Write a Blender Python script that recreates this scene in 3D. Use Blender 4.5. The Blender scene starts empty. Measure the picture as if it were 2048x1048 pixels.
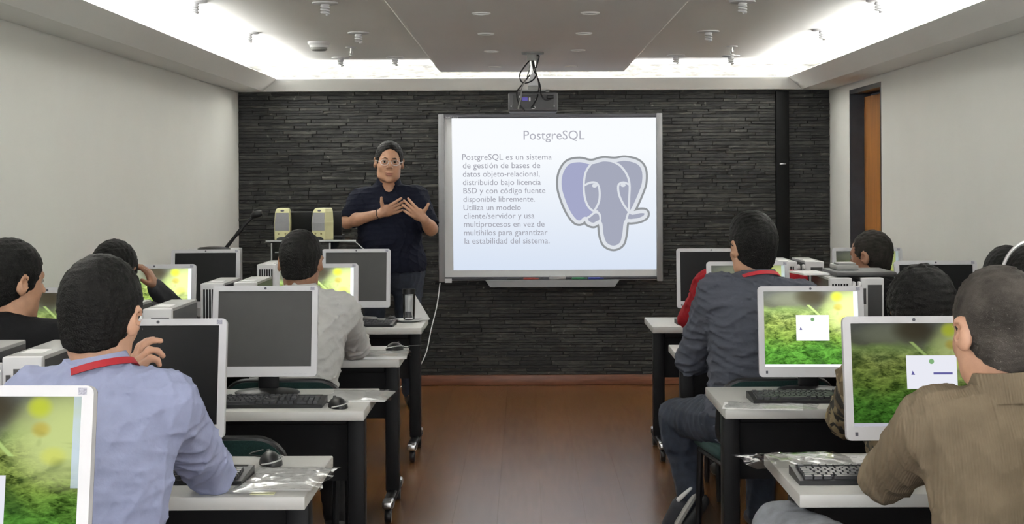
import bpy, bmesh, math, random
import numpy as np
from mathutils import Vector, Matrix, geometry

R = math.radians
rnd = random.Random(7)
scene = bpy.context.scene
COL = scene.collection

# ------------------------------------------------------------------ camera, world, light, exposure
F, PX, PY, EYE = 3100.0, 1048.0, 360.0, 1.5        # focal length in pixels, principal point, eye height
ROLL = -0.0045
cam_d = bpy.data.cameras.new('camera')
cam_d.sensor_width = 36.0
cam_d.lens = 36.0 * F / 2048.0
cam_d.shift_x = (1024 - PX) / 2048.0
cam_d.shift_y = (PY - 524) / 2048.0
cam_d.clip_start = 0.05
cam = bpy.data.objects.new('camera', cam_d)
COL.objects.link(cam)
cam.matrix_world = Matrix.Translation((0, 0, EYE)) @ Matrix.Rotation(R(90), 4, 'X') @ Matrix.Rotation(ROLL, 4, 'Z')
scene.camera = cam

world = bpy.data.worlds.new('world')
scene.world = world
world.use_nodes = True
world.node_tree.nodes['Background'].inputs[0].default_value = (0.05, 0.05, 0.055, 1)
world.node_tree.nodes['Background'].inputs[1].default_value = 0.3

scene.view_settings.view_transform = 'Standard'
scene.view_settings.look = 'None'
scene.view_settings.gamma = 1.0
scene.view_settings.use_curve_mapping = False
EXPO = 0.50
scene.view_settings.exposure = EXPO
GAIN = 2.0 ** -EXPO                                  # keeps lit screens at their own brightness

XL, XR, YB, YF = -2.09, 2.24, 11.36, -2.6            # room: left, right, back (stone) and front (behind the camera) walls
ZS, ZLIP, ZC, ZP = 2.152, 2.234, 2.345, 2.255         # soffit underside, cove lip, ceiling, dropped panel

def strip_light(name, loc, sx, sy, power, tilt=(0, 0, 0)):
    d = bpy.data.lights.new(name, 'AREA')
    d.shape = 'RECTANGLE'; d.size = sx; d.size_y = sy; d.energy = power
    d.color = (1.0, 0.997, 0.98)
    o = bpy.data.objects.new(name, d)
    COL.objects.link(o)
    o.location = loc
    o.rotation_euler = (R(180) + tilt[0], tilt[1], 0)
    return o
COVE = 17.0                                          # watts per metre of cove
Lr = YB - YF
strip_light('cove_light', (XL + 0.16, (YB + YF) / 2, ZS + 0.05), 0.07, Lr - 0.3, COVE * Lr, (0, R(22), 0))
strip_light('cove_light', (XR - 0.17, (YB + YF) / 2, ZS + 0.05), 0.07, Lr - 0.3, COVE * Lr, (0, R(-22), 0))
strip_light('cove_light', ((XL + XR) / 2, YB - 0.10, ZS + 0.05), XR - XL - 0.4, 0.06, COVE * 4 * 1.05, (R(28), 0, 0))
strip_light('cove_light', ((XL + XR) / 2, YF + 0.13, ZS + 0.05), XR - XL - 0.4, 0.07, COVE * 4, (R(-22), 0, 0))

# fill light of an unseen window band, added behind the camera for the sitters' backs
wl = strip_light('window_fill_light', (0.075, YF + 0.03, 1.45), 3.6, 1.1, 140.0)
wl.rotation_euler = (R(90), 0, 0)
wl.data.color = (0.96, 0.98, 1.0)

# ------------------------------------------------------------------ helpers
def at(px, py, Y):
    """world point seen at pixel (px, py) at distance Y"""
    cx, cy = px - PX, PY - py
    c, s = math.cos(ROLL), math.sin(ROLL)
    return Vector(((c * cx - s * cy) * Y / F, Y, EYE + (s * cx + c * cy) * Y / F))

def nd(nt, typ, **kw):
    n = nt.nodes.new(typ)
    for k, v in kw.items():
        setattr(n, k, v)
    return n

def mat(name, col, rough=0.5, metal=0.0, spec=0.5, var=0.06, scale=18.0, bump=0.0, bscale=60.0, sheen=0.0, stretch=(1, 1, 1), coat=0.0):
    m = bpy.data.materials.new(name)
    m.use_nodes = True
    nt = m.node_tree
    b = nt.nodes['Principled BSDF']
    b.inputs['Roughness'].default_value = rough
    b.inputs['Metallic'].default_value = metal
    b.inputs['Specular IOR Level'].default_value = spec
    if sheen: b.inputs['Sheen Weight'].default_value = sheen
    if coat: b.inputs['Coat Weight'].default_value = coat
    tc = nd(nt, 'ShaderNodeTexCoord')
    mp = nd(nt, 'ShaderNodeMapping'); mp.inputs['Scale'].default_value = stretch
    nt.links.new(tc.outputs['Object'], mp.inputs[0])
    nz = nd(nt, 'ShaderNodeTexNoise'); nz.inputs['Scale'].default_value = scale; nz.inputs['Detail'].default_value = 4
    nt.links.new(mp.outputs[0], nz.inputs['Vector'])
    rp = nd(nt, 'ShaderNodeValToRGB')
    rp.color_ramp.elements[0].position = 0.3; rp.color_ramp.elements[1].position = 0.7
    rp.color_ramp.elements[0].color = tuple(max(0, c * (1 - var)) for c in col) + (1,)
    rp.color_ramp.elements[1].color = tuple(min(1, c * (1 + var)) for c in col) + (1,)
    nt.links.new(nz.outputs['Fac'], rp.inputs[0])
    nt.links.new(rp.outputs[0], b.inputs['Base Color'])
    if bump:
        n2 = nd(nt, 'ShaderNodeTexNoise'); n2.inputs['Scale'].default_value = bscale; n2.inputs['Detail'].default_value = 3
        nt.links.new(mp.outputs[0], n2.inputs['Vector'])
        bp = nd(nt, 'ShaderNodeBump'); bp.inputs['Strength'].default_value = bump; bp.inputs['Distance'].default_value = 0.01
        nt.links.new(n2.outputs['Fac'], bp.inputs['Height'])
        nt.links.new(bp.outputs[0], b.inputs['Normal'])
    return m

def emit(name, col, strength=1.0):
    m = bpy.data.materials.new(name); m.use_nodes = True
    nt = m.node_tree; nt.nodes.clear()
    e = nd(nt, 'ShaderNodeEmission'); o = nd(nt, 'ShaderNodeOutputMaterial')
    tc = nd(nt, 'ShaderNodeTexCoord'); nz = nd(nt, 'ShaderNodeTexNoise'); nz.inputs['Scale'].default_value = 2.0
    rp = nd(nt, 'ShaderNodeValToRGB')
    rp.color_ramp.elements[0].color = tuple(c * 0.985 for c in col) + (1,)
    rp.color_ramp.elements[1].color = tuple(col) + (1,)
    nt.links.new(tc.outputs['Object'], nz.inputs['Vector']); nt.links.new(nz.outputs['Fac'], rp.inputs[0])
    nt.links.new(rp.outputs[0], e.inputs[0]); e.inputs[1].default_value = strength * GAIN
    nt.links.new(e.outputs[0], o.inputs[0])
    return m

class MB:
    """collects shapes, builds ONE mesh object"""
    def __init__(s): s.v = []; s.f = []; s.sm = []
    def add(s, vs, fs, smooth=False, M=None):
        n = len(s.v)
        s.v += [tuple((M @ Vector(v)) if M else v) for v in vs]
        s.f += [tuple(i + n for i in f) for f in fs]
        s.sm += [smooth] * len(fs)
        return s
    def box(s, c, d, M=None, bev=0.0, seg=2, taper=None):
        if bev <= 0:
            x, y, z = d[0] / 2, d[1] / 2, d[2] / 2
            t = taper or 1
            vs = [(c[0] + i * x * (t if k > 0 else 1), c[1] + j * y * (t if k > 0 else 1), c[2] + k * z) for k in (-1, 1) for j in (-1, 1) for i in (-1, 1)]
            return s.add(vs, [(0, 2, 3, 1), (4, 5, 7, 6), (0, 1, 5, 4), (2, 6, 7, 3), (0, 4, 6, 2), (1, 3, 7, 5)], False, M)
        bm = bmesh.new(); bmesh.ops.create_cube(bm, size=1)
        for v in bm.verts:
            k = (taper or 1) if v.co.z > 0 else 1
            v.co = Vector((v.co.x * d[0] * k, v.co.y * d[1] * k, v.co.z * d[2]))
        bmesh.ops.bevel(bm, geom=bm.edges[:], offset=bev, segments=seg, profile=0.5, affect='EDGES')
        bm.verts.ensure_lookup_table()
        for i, v in enumerate(bm.verts): v.index = i
        vs = [tuple(v.co + Vector(c)) for v in bm.verts]
        fs = [tuple(v.index for v in f.verts) for f in bm.faces]
        bm.free()
        return s.add(vs, fs, True, M)
    def lathe(s, prof, n=24, M=None, smooth=True, sx=1, sy=1):
        """profile of (r, z) around z"""
        vs = []; fs = []
        for r, z in prof:
            for i in range(n):
                a = 2 * math.pi * i / n
                vs.append((r * math.cos(a) * sx, r * math.sin(a) * sy, z))
        for j in range(len(prof) - 1):
            for i in range(n):
                k = (i + 1) % n
                fs.append((j * n + i, j * n + k, (j + 1) * n + k, (j + 1) * n + i))
        if prof[0][0] > 1e-6: fs.append(tuple(range(n - 1, -1, -1)))
        if prof[-1][0] > 1e-6: fs.append(tuple((len(prof) - 1) * n + i for i in range(n)))
        return s.add(vs, fs, smooth, M)
    def tube(s, pts, r, n=10, smooth=True, M=None, close=False):
        pts = [Vector(p) for p in pts]; vs = []; fs = []
        m = len(pts); up = None
        for i, p in enumerate(pts):
            d = (pts[(i + 1) % m] - pts[i - 1]) if close else (pts[min(i + 1, m - 1)] - pts[max(i - 1, 0)])
            d.normalize()
            if up is None:
                up = d.orthogonal().normalized()
            up = (up - d * up.dot(d)).normalized()
            w = d.cross(up)
            rr = r[i] if isinstance(r, (list, tuple)) else r
            for k in range(n):
                a = 2 * math.pi * k / n
                vs.append(tuple(p + up * (rr * math.cos(a)) + w * (rr * math.sin(a))))
        for j in range(m if close else m - 1):
            j2 = (j + 1) % m
            for k in range(n):
                k2 = (k + 1) % n
                fs.append((j * n + k, j * n + k2, j2 * n + k2, j2 * n + k))
        if not close:
            fs.append(tuple(range(n - 1, -1, -1))); fs.append(tuple((m - 1) * n + k for k in range(n)))
        return s.add(vs, fs, smooth, M)
    def prism(s, poly, z0, z1, M=None, smooth=False):
        """polygon (x, y) extruded z0..z1"""
        n = len(poly)
        vs = [(x, y, z0) for x, y in poly] + [(x, y, z1) for x, y in poly]
        tri = geometry.tessellate_polygon([[Vector((x, y, 0)) for x, y in poly]])
        ar = sum(poly[i][0] * poly[(i + 1) % n][1] - poly[(i + 1) % n][0] * poly[i][1] for i in range(n))
        fs = []
        for a, b, c in tri:
            A, B, C = poly[a], poly[b], poly[c]
            if (B[0] - A[0]) * (C[1] - A[1]) - (B[1] - A[1]) * (C[0] - A[0]) < 0: b, c = c, b
            fs.append((a + n, b + n, c + n)); fs.append((a, c, b))
        for i in range(n):
            j = (i + 1) % n
            fs.append((i, j, j + n, i + n) if ar > 0 else (j, i, i + n, j + n))
        return s.add(vs, fs, smooth, M)
    def ring(s, outer, inner, z0, z1, M=None):
        """frame between two polygons with the same number of points"""
        n = len(outer)
        vs = [(x, y, z) for z in (z0, z1) for pl in (outer, inner) for x, y in pl]
        fs = []
        for i in range(n):
            j = (i + 1) % n
            fs += [(2 * n + i, 2 * n + j, 3 * n + j, 3 * n + i), (j, i, n + i, n + j),
                   (i, j, 2 * n + j, 2 * n + i), (n + j, n + i, 3 * n + i, 3 * n + j)]
        return s.add(vs, fs, False, M)
    def build(s, name, m, parent=None, loc=None):
        me = bpy.data.meshes.new(name)
        me.from_pydata(s.v, [], s.f)
        me.polygons.foreach_set('use_smooth', s.sm)
        me.update()
        if m: me.materials.append(m)
        o = bpy.data.objects.new(name, me)
        COL.objects.link(o)
        if parent: o.parent = parent
        if loc: o.location = loc
        if any(s.sm):
            try: me.set_sharp_from_angle(angle=R(42))
            except Exception: pass
        return o

def tag(o, label=None, cat=None, group=None, kind=None):
    if label: o['label'] = label
    if cat: o['category'] = cat
    if group: o['group'] = group
    if kind: o['kind'] = kind
    return o

def empty(name, loc=(0, 0, 0), rz=0.0):
    o = bpy.data.objects.new(name, None)
    COL.objects.link(o)
    o.empty_display_size = 0.05
    o.location = loc; o.rotation_euler = (0, 0, rz)
    return o

def copy_tree(o, parent=None):
    c = o.copy(); COL.objects.link(c)
    if parent: c.parent = parent
    for ch in list(o.children): copy_tree(ch, c)
    return c

def rrect(w, h, r, n=5, cx=0, cy=0):
    out = []
    for sx, sy, a0 in ((1, 1, 0), (-1, 1, 90), (-1, -1, 180), (1, -1, 270)):
        for i in range(n + 1):
            a = R(a0 + 90 * i / n)
            out.append((cx + sx * (w / 2 - r) + r * math.cos(a), cy + sy * (h / 2 - r) + r * math.sin(a)))
    return out

def spline(pts, n=6, close=False):
    P = [Vector(p) for p in pts]; m = len(P); out = []
    for i in range(m if close else m - 1):
        g = (lambda k: P[k % m]) if close else (lambda k: P[max(0, min(m - 1, k))])
        a, b, c, d = g(i - 1), g(i), g(i + 1), g(i + 2)
        for j in range(n):
            t = j / n
            out.append(0.5 * ((2 * b) + (c - a) * t + (2 * a - 5 * b + 4 * c - d) * t * t + (3 * b - a - 3 * c + d) * t ** 3))
    if not close: out.append(P[-1])
    return out

# ------------------------------------------------------------------ materials
M_wall = mat('white_wall_paint', (0.74, 0.74, 0.70), 0.85, var=0.015, scale=3, bump=0.03, bscale=120)
M_ceil = mat('ceiling_paint', (0.80, 0.80, 0.77), 0.9, var=0.01, scale=2)
M_panel = mat('dropped_panel_paint', (0.86, 0.855, 0.85), 0.9, var=0.01, scale=2)
M_edge = mat('panel_edge_bead', (0.85, 0.85, 0.82), 0.6)
M_base = mat('reddish_wood_skirting', (0.17, 0.062, 0.03), 0.4, var=0.2, scale=9, stretch=(1, 8, 8))
M_desk = mat('grey_white_laminate', (0.46, 0.458, 0.44), 0.42, var=0.015, scale=30)
M_black = mat('black_steel', (0.008, 0.008, 0.009), 0.55, var=0.1, spec=0.2)
M_bpl = mat('black_plastic', (0.011, 0.011, 0.012), 0.42, var=0.1, spec=0.35)
M_key = mat('charcoal_key_plastic', (0.022, 0.022, 0.025), 0.38, var=0.1)
M_bezel = mat('pale_silver_plastic', (0.55, 0.55, 0.575), 0.45, var=0.02)
M_white = mat('white_plastic', (0.62, 0.62, 0.63), 0.4, var=0.02)
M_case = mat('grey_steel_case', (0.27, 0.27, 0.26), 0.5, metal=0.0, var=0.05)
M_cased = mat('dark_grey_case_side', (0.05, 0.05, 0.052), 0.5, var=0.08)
M_silver = mat('silver_plastic', (0.55, 0.55, 0.55), 0.3, metal=0.5, var=0.03)
M_steel = mat('brushed_steel', (0.55, 0.55, 0.55), 0.3, metal=1.0, var=0.05)
M_green = mat('dark_green_fabric', (0.008, 0.035, 0.032), 0.9, var=0.25, scale=200, bump=0.2, bscale=400)
M_paper = mat('white_paper', (0.80, 0.80, 0.80), 0.8, var=0.02)
M_cream = mat('cream_plastic', (0.68, 0.66, 0.36), 0.45, var=0.03)
M_grille = mat('grey_speaker_cloth', (0.28, 0.28, 0.29), 0.8, var=0.15, scale=600)
M_off = mat('dark_glass_screen', (0.008, 0.008, 0.009), 0.33, var=0.05, spec=0.16)
M_offg = mat('grey_dark_screen', (0.034, 0.034, 0.033), 0.42, var=0.05, spec=0.4)
M_mark = mat('dark_grey_print', (0.07, 0.07, 0.09), 0.6)
M_stick = mat('grey_violet_sticker', (0.30, 0.30, 0.36), 0.6, var=0.4, scale=300)
M_doorw = mat('orange_brown_door_veneer', (0.34, 0.135, 0.028), 0.4, var=0.18, scale=6, stretch=(6, 6, 0.6))
M_doorf = mat('blue_black_door_frame', (0.022, 0.026, 0.036), 0.4, var=0.3, scale=8)
M_lamp = mat('unlit_lamp_recess', (0.40, 0.39, 0.38), 0.6)
M_post = mat('black_wall_post', (0.005, 0.005, 0.005), 0.6, spec=0.12)

def floor_material():
    m = bpy.data.materials.new('red_brown_laminate'); m.use_nodes = True
    nt = m.node_tree; b = nt.nodes['Principled BSDF']
    tc = nd(nt, 'ShaderNodeTexCoord'); oi = nd(nt, 'ShaderNodeObjectInfo')
    add = nd(nt, 'ShaderNodeVectorMath', operation='ADD')
    sc = nd(nt, 'ShaderNodeVectorMath', operation='SCALE'); sc.inputs['Scale'].default_value = 17.0
    cx = nd(nt, 'ShaderNodeCombineXYZ')
    nt.links.new(oi.outputs['Random'], cx.inputs[0]); nt.links.new(oi.outputs['Random'], cx.inputs[1])
    nt.links.new(cx.outputs[0], sc.inputs[0])
    nt.links.new(tc.outputs['Object'], add.inputs[0]); nt.links.new(sc.outputs[0], add.inputs[1])
    mp = nd(nt, 'ShaderNodeMapping'); mp.inputs['Scale'].default_value = (22, 1.6, 1)
    nt.links.new(add.outputs[0], mp.inputs[0])
    nz = nd(nt, 'ShaderNodeTexNoise'); nz.inputs['Scale'].default_value = 2.0; nz.inputs['Detail'].default_value = 3; nz.inputs['Distortion'].default_value = 0.4
    nt.links.new(mp.outputs[0], nz.inputs['Vector'])
    mx = nd(nt, 'ShaderNodeMath', operation='MULTIPLY_ADD'); mx.inputs[1].default_value = 0.16; 
    nt.links.new(oi.outputs['Random'], mx.inputs[0]); nt.links.new(nz.outputs['Fac'], mx.inputs[2])
    rp = nd(nt, 'ShaderNodeValToRGB')
    e = rp.color_ramp.elements
    e[0].position = 0.32; e[0].color = (0.085, 0.034, 0.009, 1)
    e[1].position = 0.82; e[1].color = (0.17, 0.072, 0.019, 1)
    nt.links.new(mx.outputs[0], rp.inputs[0]); nt.links.new(rp.outputs[0], b.inputs['Base Color'])
    b.inputs['Roughness'].default_value = 0.27
    b.inputs['Specular IOR Level'].default_value = 0.75
    return m
M_floor = floor_material()

def stone_material():
    m = bpy.data.materials.new('split_slate'); m.use_nodes = True
    nt = m.node_tree; b = nt.nodes['Principled BSDF']
    ge = nd(nt, 'ShaderNodeNewGeometry'); oi = nd(nt, 'ShaderNodeObjectInfo')
    ad = nd(nt, 'ShaderNodeMath', operation='ADD'); fr = nd(nt, 'ShaderNodeMath', operation='FRACT')
    nt.links.new(ge.outputs['Random Per Island'], ad.inputs[0]); nt.links.new(oi.outputs['Random'], ad.inputs[1])
    nt.links.new(ad.outputs[0], fr.inputs[0])
    mp = nd(nt, 'ShaderNodeMapping'); mp.inputs['Scale'].default_value = (9, 9, 40)
    nt.links.new(ge.outputs['Position'], mp.inputs[0])
    nz = nd(nt, 'ShaderNodeTexNoise'); nz.inputs['Scale'].default_value = 1.6; nz.inputs['Detail'].default_value = 6
    nt.links.new(mp.outputs[0], nz.inputs['Vector'])
    mm = nd(nt, 'ShaderNodeMath', operation='MULTIPLY_ADD'); mm.inputs[1].default_value = 0.35
    nt.links.new(fr.outputs[0], mm.inputs[0]); nt.links.new(nz.outputs['Fac'], mm.inputs[2])
    rp = nd(nt, 'ShaderNodeValToRGB'); e = rp.color_ramp.elements
    e[0].position = 0.38; e[0].color = (0.009, 0.009, 0.010, 1)
    e[1].position = 0.92; e[1].color = (0.060, 0.058, 0.050, 1)
    k = e.new(0.7); k.color = (0.0205, 0.020, 0.018, 1)
    nt.links.new(mm.outputs[0], rp.inputs[0])
    sp = nd(nt, 'ShaderNodeTexNoise'); sp.inputs['Scale'].default_value = 26.0; sp.inputs['Detail'].default_value = 2
    nt.links.new(ge.outputs['Position'], sp.inputs['Vector'])
    sr = nd(nt, 'ShaderNodeValToRGB'); sr.color_ramp.elements[0].position = 0.665; sr.color_ramp.elements[1].position = 0.78
    nt.links.new(sp.outputs['Fac'], sr.inputs[0])
    mix = nd(nt, 'ShaderNodeMixRGB'); mix.inputs[2].default_value = (0.17, 0.165, 0.145, 1)  # paler flecks put the glint of mica into the colour
    nt.links.new(sr.outputs[0], mix.inputs[0]); nt.links.new(rp.outputs[0], mix.inputs[1])
    nt.links.new(mix.outputs[0], b.inputs['Base Color'])
    bp = nd(nt, 'ShaderNodeBump'); bp.inputs['Strength'].default_value = 0.7; bp.inputs['Distance'].default_value = 0.01
    nt.links.new(nz.outputs['Fac'], bp.inputs['Height']); nt.links.new(bp.outputs[0], b.inputs['Normal'])
    b.inputs['Roughness'].default_value = 0.7
    return m
M_stone = stone_material()

def wallpaper_material(name, gain=1.0, bright=0.0):
    """desktop picture of a mossy bank, lit screen"""
    m = bpy.data.materials.new(name); m.use_nodes = True
    nt = m.node_tree; nt.nodes.clear()
    L = nt.links.new
    out = nd(nt, 'ShaderNodeOutputMaterial'); em = nd(nt, 'ShaderNodeEmission')
    L(em.outputs[0], out.inputs[0]); em.inputs[1].default_value = gain * GAIN
    uv = nd(nt, 'ShaderNodeUVMap'); sx = nd(nt, 'ShaderNodeSeparateXYZ'); L(uv.outputs[0], sx.inputs[0])
    def math_(op, a, b=None, c=None):
        n = nd(nt, 'ShaderNodeMath', operation=op)
        for i, q in enumerate((a, b, c)):
            if q is None: continue
            if isinstance(q, (int, float)): n.inputs[i].default_value = q
            else: L(q, n.inputs[i])
        return n.outputs[0]
    def noise(scale, det, dist, st):
        mp = nd(nt, 'ShaderNodeMapping'); mp.inputs['Scale'].default_value = st; mp.inputs['Rotation'].default_value = (0, 0, 0.5)
        L(uv.outputs[0], mp.inputs[0])
        n = nd(nt, 'ShaderNodeTexNoise'); n.inputs['Scale'].default_value = scale; n.inputs['Detail'].default_value = det; n.inputs['Distortion'].default_value = dist
        L(mp.outputs[0], n.inputs['Vector'])
        return n.outputs['Fac']
    big = noise(3.0, 2, 0.3, (1, 1, 1))
    blades = noise(8.0, 3, 1.2, (1.0, 1.6, 1))
    fine = noise(22.0, 2, 1.5, (1.0, 2.0, 1))
    y = math_('ADD', sx.outputs[1], math_('MULTIPLY', math_('SUBTRACT', big, 0.5), 0.35))
    ramp = nd(nt, 'ShaderNodeValToRGB'); L(y, ramp.inputs[0]); cr = ramp.color_ramp
    cols = [(0.0, (0.055, 0.21, 0.022)), (0.22, (0.075, 0.25, 0.030)), (0.42, (0.16, 0.29, 0.045)), (0.60, (0.27, 0.39, 0.085)),
            (0.74, (0.27, 0.40, 0.12)), (0.83, (0.14, 0.15, 0.10)), (1.0, (0.13, 0.14, 0.12))]
    cr.elements[0].position = 0; cr.elements[0].color = cols[0][1] + (1,)
    cr.elements[1].position = 1; cr.elements[1].color = cols[-1][1] + (1,)
    for p, c in cols[1:-1]:
        q = cr.elements.new(p); q.color = c + (1,)
    # blade contrast below the horizon of the bank
    ct = nd(nt, 'ShaderNodeValToRGB'); L(math_('ADD', math_('MULTIPLY', blades, 0.6), math_('MULTIPLY', fine, 0.4)), ct.inputs[0])
    ct.color_ramp.elements[0].position = 0.36; ct.color_ramp.elements[0].color = (0.22, 0.22, 0.22, 1)
    ct.color_ramp.elements[1].position = 0.64; ct.color_ramp.elements[1].color = (1.75, 1.5, 1.75, 1)
    lowm = nd(nt, 'ShaderNodeMapRange'); lowm.inputs[1].default_value = 0.66; lowm.inputs[2].default_value = 0.80; lowm.inputs[3].default_value = 1.0; lowm.inputs[4].default_value = 0.1
    L(sx.outputs[1], lowm.inputs[0])
    mul = nd(nt, 'ShaderNodeMixRGB', blend_type='MULTIPLY'); L(lowm.outputs[0], mul.inputs[0]); L(ramp.outputs[0], mul.inputs[1]); L(ct.outputs[0], mul.inputs[2])
    cur = mul.outputs[0]
    def blob(cx, cy, rx, ry, col, amt):
        nonlocal cur
        dx = math_('DIVIDE', math_('SUBTRACT', sx.outputs[0], cx), rx); dy = math_('DIVIDE', math_('SUBTRACT', sx.outputs[1], cy), ry)
        d = math_('ADD', math_('MULTIPLY', dx, dx), math_('MULTIPLY', dy, dy))
        mr = nd(nt, 'ShaderNodeMapRange'); mr.interpolation_type = 'SMOOTHSTEP'
        mr.inputs[1].default_value = 1.6; mr.inputs[2].default_value = 0.0; mr.inputs[3].default_value = 0.0; mr.inputs[4].default_value = amt
        L(d, mr.inputs[0])
        mx = nd(nt, 'ShaderNodeMixRGB'); L(mr.outputs[0], mx.inputs[0]); L(cur, mx.inputs[1]); mx.inputs[2].default_value = col + (1,)
        cur = mx.outputs[0]
    blob(0.94, 0.74, 0.30, 0.30, (0.66, 0.76, 0.30), 0.95)
    blob(0.30, 0.90, 0.25, 0.10, (0.30, 0.32, 0.22), 0.5)
    blob(0.50, 0.93, 0.17, 0.12, (0.06, 0.045, 0.025), 0.85)
    blob(0.78, 0.93, 0.065, 0.07, (0.62, 0.70, 0.05), 0.9)
    blob(0.79, 0.79, 0.05, 0.05, (0.62, 0.50, 0.08), 0.8)
    blob(0.86, 0.62, 0.07, 0.06, (0.75, 0.78, 0.12), 0.6)
    # dark hollows between the tufts
    hol = noise(4.5, 2, 0.6, (1, 1.3, 1)); hr = nd(nt, 'ShaderNodeMapRange'); hr.inputs[1].default_value = 0.52; hr.inputs[2].default_value = 0.66; hr.inputs[4].default_value = 0.62; L(hol, hr.inputs[0])
    mx = nd(nt, 'ShaderNodeMixRGB'); L(math_('MULTIPLY', hr.outputs[0], lowm.outputs[0]), mx.inputs[0]); L(cur, mx.inputs[1]); mx.inputs[2].default_value = (0.02, 0.055, 0.015, 1)
    cur = mx.outputs[0]
    # long pale blade
    ln = math_('ABSOLUTE', math_('SUBTRACT', math_('ADD', sx.outputs[0], math_('MULTIPLY', sx.outputs[1], 0.85)), 1.17))
    mr = nd(nt, 'ShaderNodeMapRange'); mr.inputs[1].default_value = 0.022; mr.inputs[2].default_value = 0.008; mr.inputs[4].default_value = 0.85; L(ln, mr.inputs[0])
    gate = math_('MULTIPLY', math_('GREATER_THAN', sx.outputs[1], 0.62), math_('LESS_THAN', sx.outputs[1], 0.82))
    mx = nd(nt, 'ShaderNodeMixRGB'); L(math_('MULTIPLY', mr.outputs[0], gate), mx.inputs[0]); L(cur, mx.inputs[1]); mx.inputs[2].default_value = (0.55, 0.75, 0.25, 1)
    cur = mx.outputs[0]
    # side strip of gadgets and task bar
    side = math_('MULTIPLY', math_('GREATER_THAN', sx.outputs[0], 0.955), math_('GREATER_THAN', sx.outputs[1], 0.42))
    mx = nd(nt, 'ShaderNodeMixRGB'); L(math_('MULTIPLY', side, math_('MULTIPLY', big, 1.25)), mx.inputs[0]); L(cur, mx.inputs[1]); mx.inputs[2].default_value = (0.68, 0.80, 0.95, 1)
    mx2 = nd(nt, 'ShaderNodeMixRGB'); L(math_('LESS_THAN', sx.outputs[1], 0.032), mx2.inputs[0]); L(mx.outputs[0], mx2.inputs[1]); mx2.inputs[2].default_value = (0.80, 0.80, 0.90, 1)
    L(mx2.outputs[0], em.inputs[0])
    return m
M_moss = [wallpaper_material('mossy_desktop_bright', 1.7), wallpaper_material('mossy_desktop', 0.9), wallpaper_material('mossy_desktop_dim', 0.55)]
M_dialog = emit('white_dialog', (0.86, 0.87, 0.95), 0.95)
M_dialogb = emit('white_dialog_bright', (0.98, 0.98, 0.98), 1.05)
M_dgreen = emit('dialog_green_mark', (0.25, 0.48, 0.22), 0.9)
M_dblue = emit('dialog_violet_mark', (0.16, 0.15, 0.42), 0.8)

def clear_material(name, tint=(0.93, 0.95, 0.94), gloss=0.12, rough=0.08, fres=1.0):
    m = bpy.data.materials.new(name); m.use_nodes = True
    nt = m.node_tree; nt.nodes.clear(); L = nt.links.new
    out = nd(nt, 'ShaderNodeOutputMaterial'); tr = nd(nt, 'ShaderNodeBsdfTransparent'); gl = nd(nt, 'ShaderNodeBsdfGlossy')
    tr.inputs[0].default_value = tint + (1,); gl.inputs['Roughness'].default_value = rough
    fr = nd(nt, 'ShaderNodeFresnel'); fr.inputs[0].default_value = 1.45
    ad = nd(nt, 'ShaderNodeMath', operation='ADD'); ad.inputs[1].default_value = gloss; ad.use_clamp = True
    tc = nd(nt, 'ShaderNodeTexCoord'); nz = nd(nt, 'ShaderNodeTexNoise'); nz.inputs['Scale'].default_value = 25
    bp = nd(nt, 'ShaderNodeBump'); bp.inputs['Strength'].default_value = 0.15
    L(tc.outputs['Object'], nz.inputs['Vector']); L(nz.outputs['Fac'], bp.inputs['Height']); L(bp.outputs[0], gl.inputs['Normal'])
    fm = nd(nt, 'ShaderNodeMath', operation='MULTIPLY'); fm.inputs[1].default_value = fres
    L(fr.outputs[0], fm.inputs[0]); L(fm.outputs[0], ad.inputs[0])
    mx = nd(nt, 'ShaderNodeMixShader'); L(ad.outputs[0], mx.inputs[0]); L(tr.outputs[0], mx.inputs[1]); L(gl.outputs[0], mx.inputs[2])
    L(mx.outputs[0], out.inputs[0])
    return m
M_acryl = clear_material('clear_acrylic', (0.90, 0.92, 0.91), 0.04)
M_glass = clear_material('clear_glass', (0.975, 0.98, 0.98), 0.05)
M_bag = clear_material('clear_plastic_film', (0.95, 0.955, 0.95), 0.07, 0.08, 0.6)
M_acedge = mat('acrylic_edge', (0.55, 0.57, 0.56), 0.2, spec=0.8)

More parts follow.
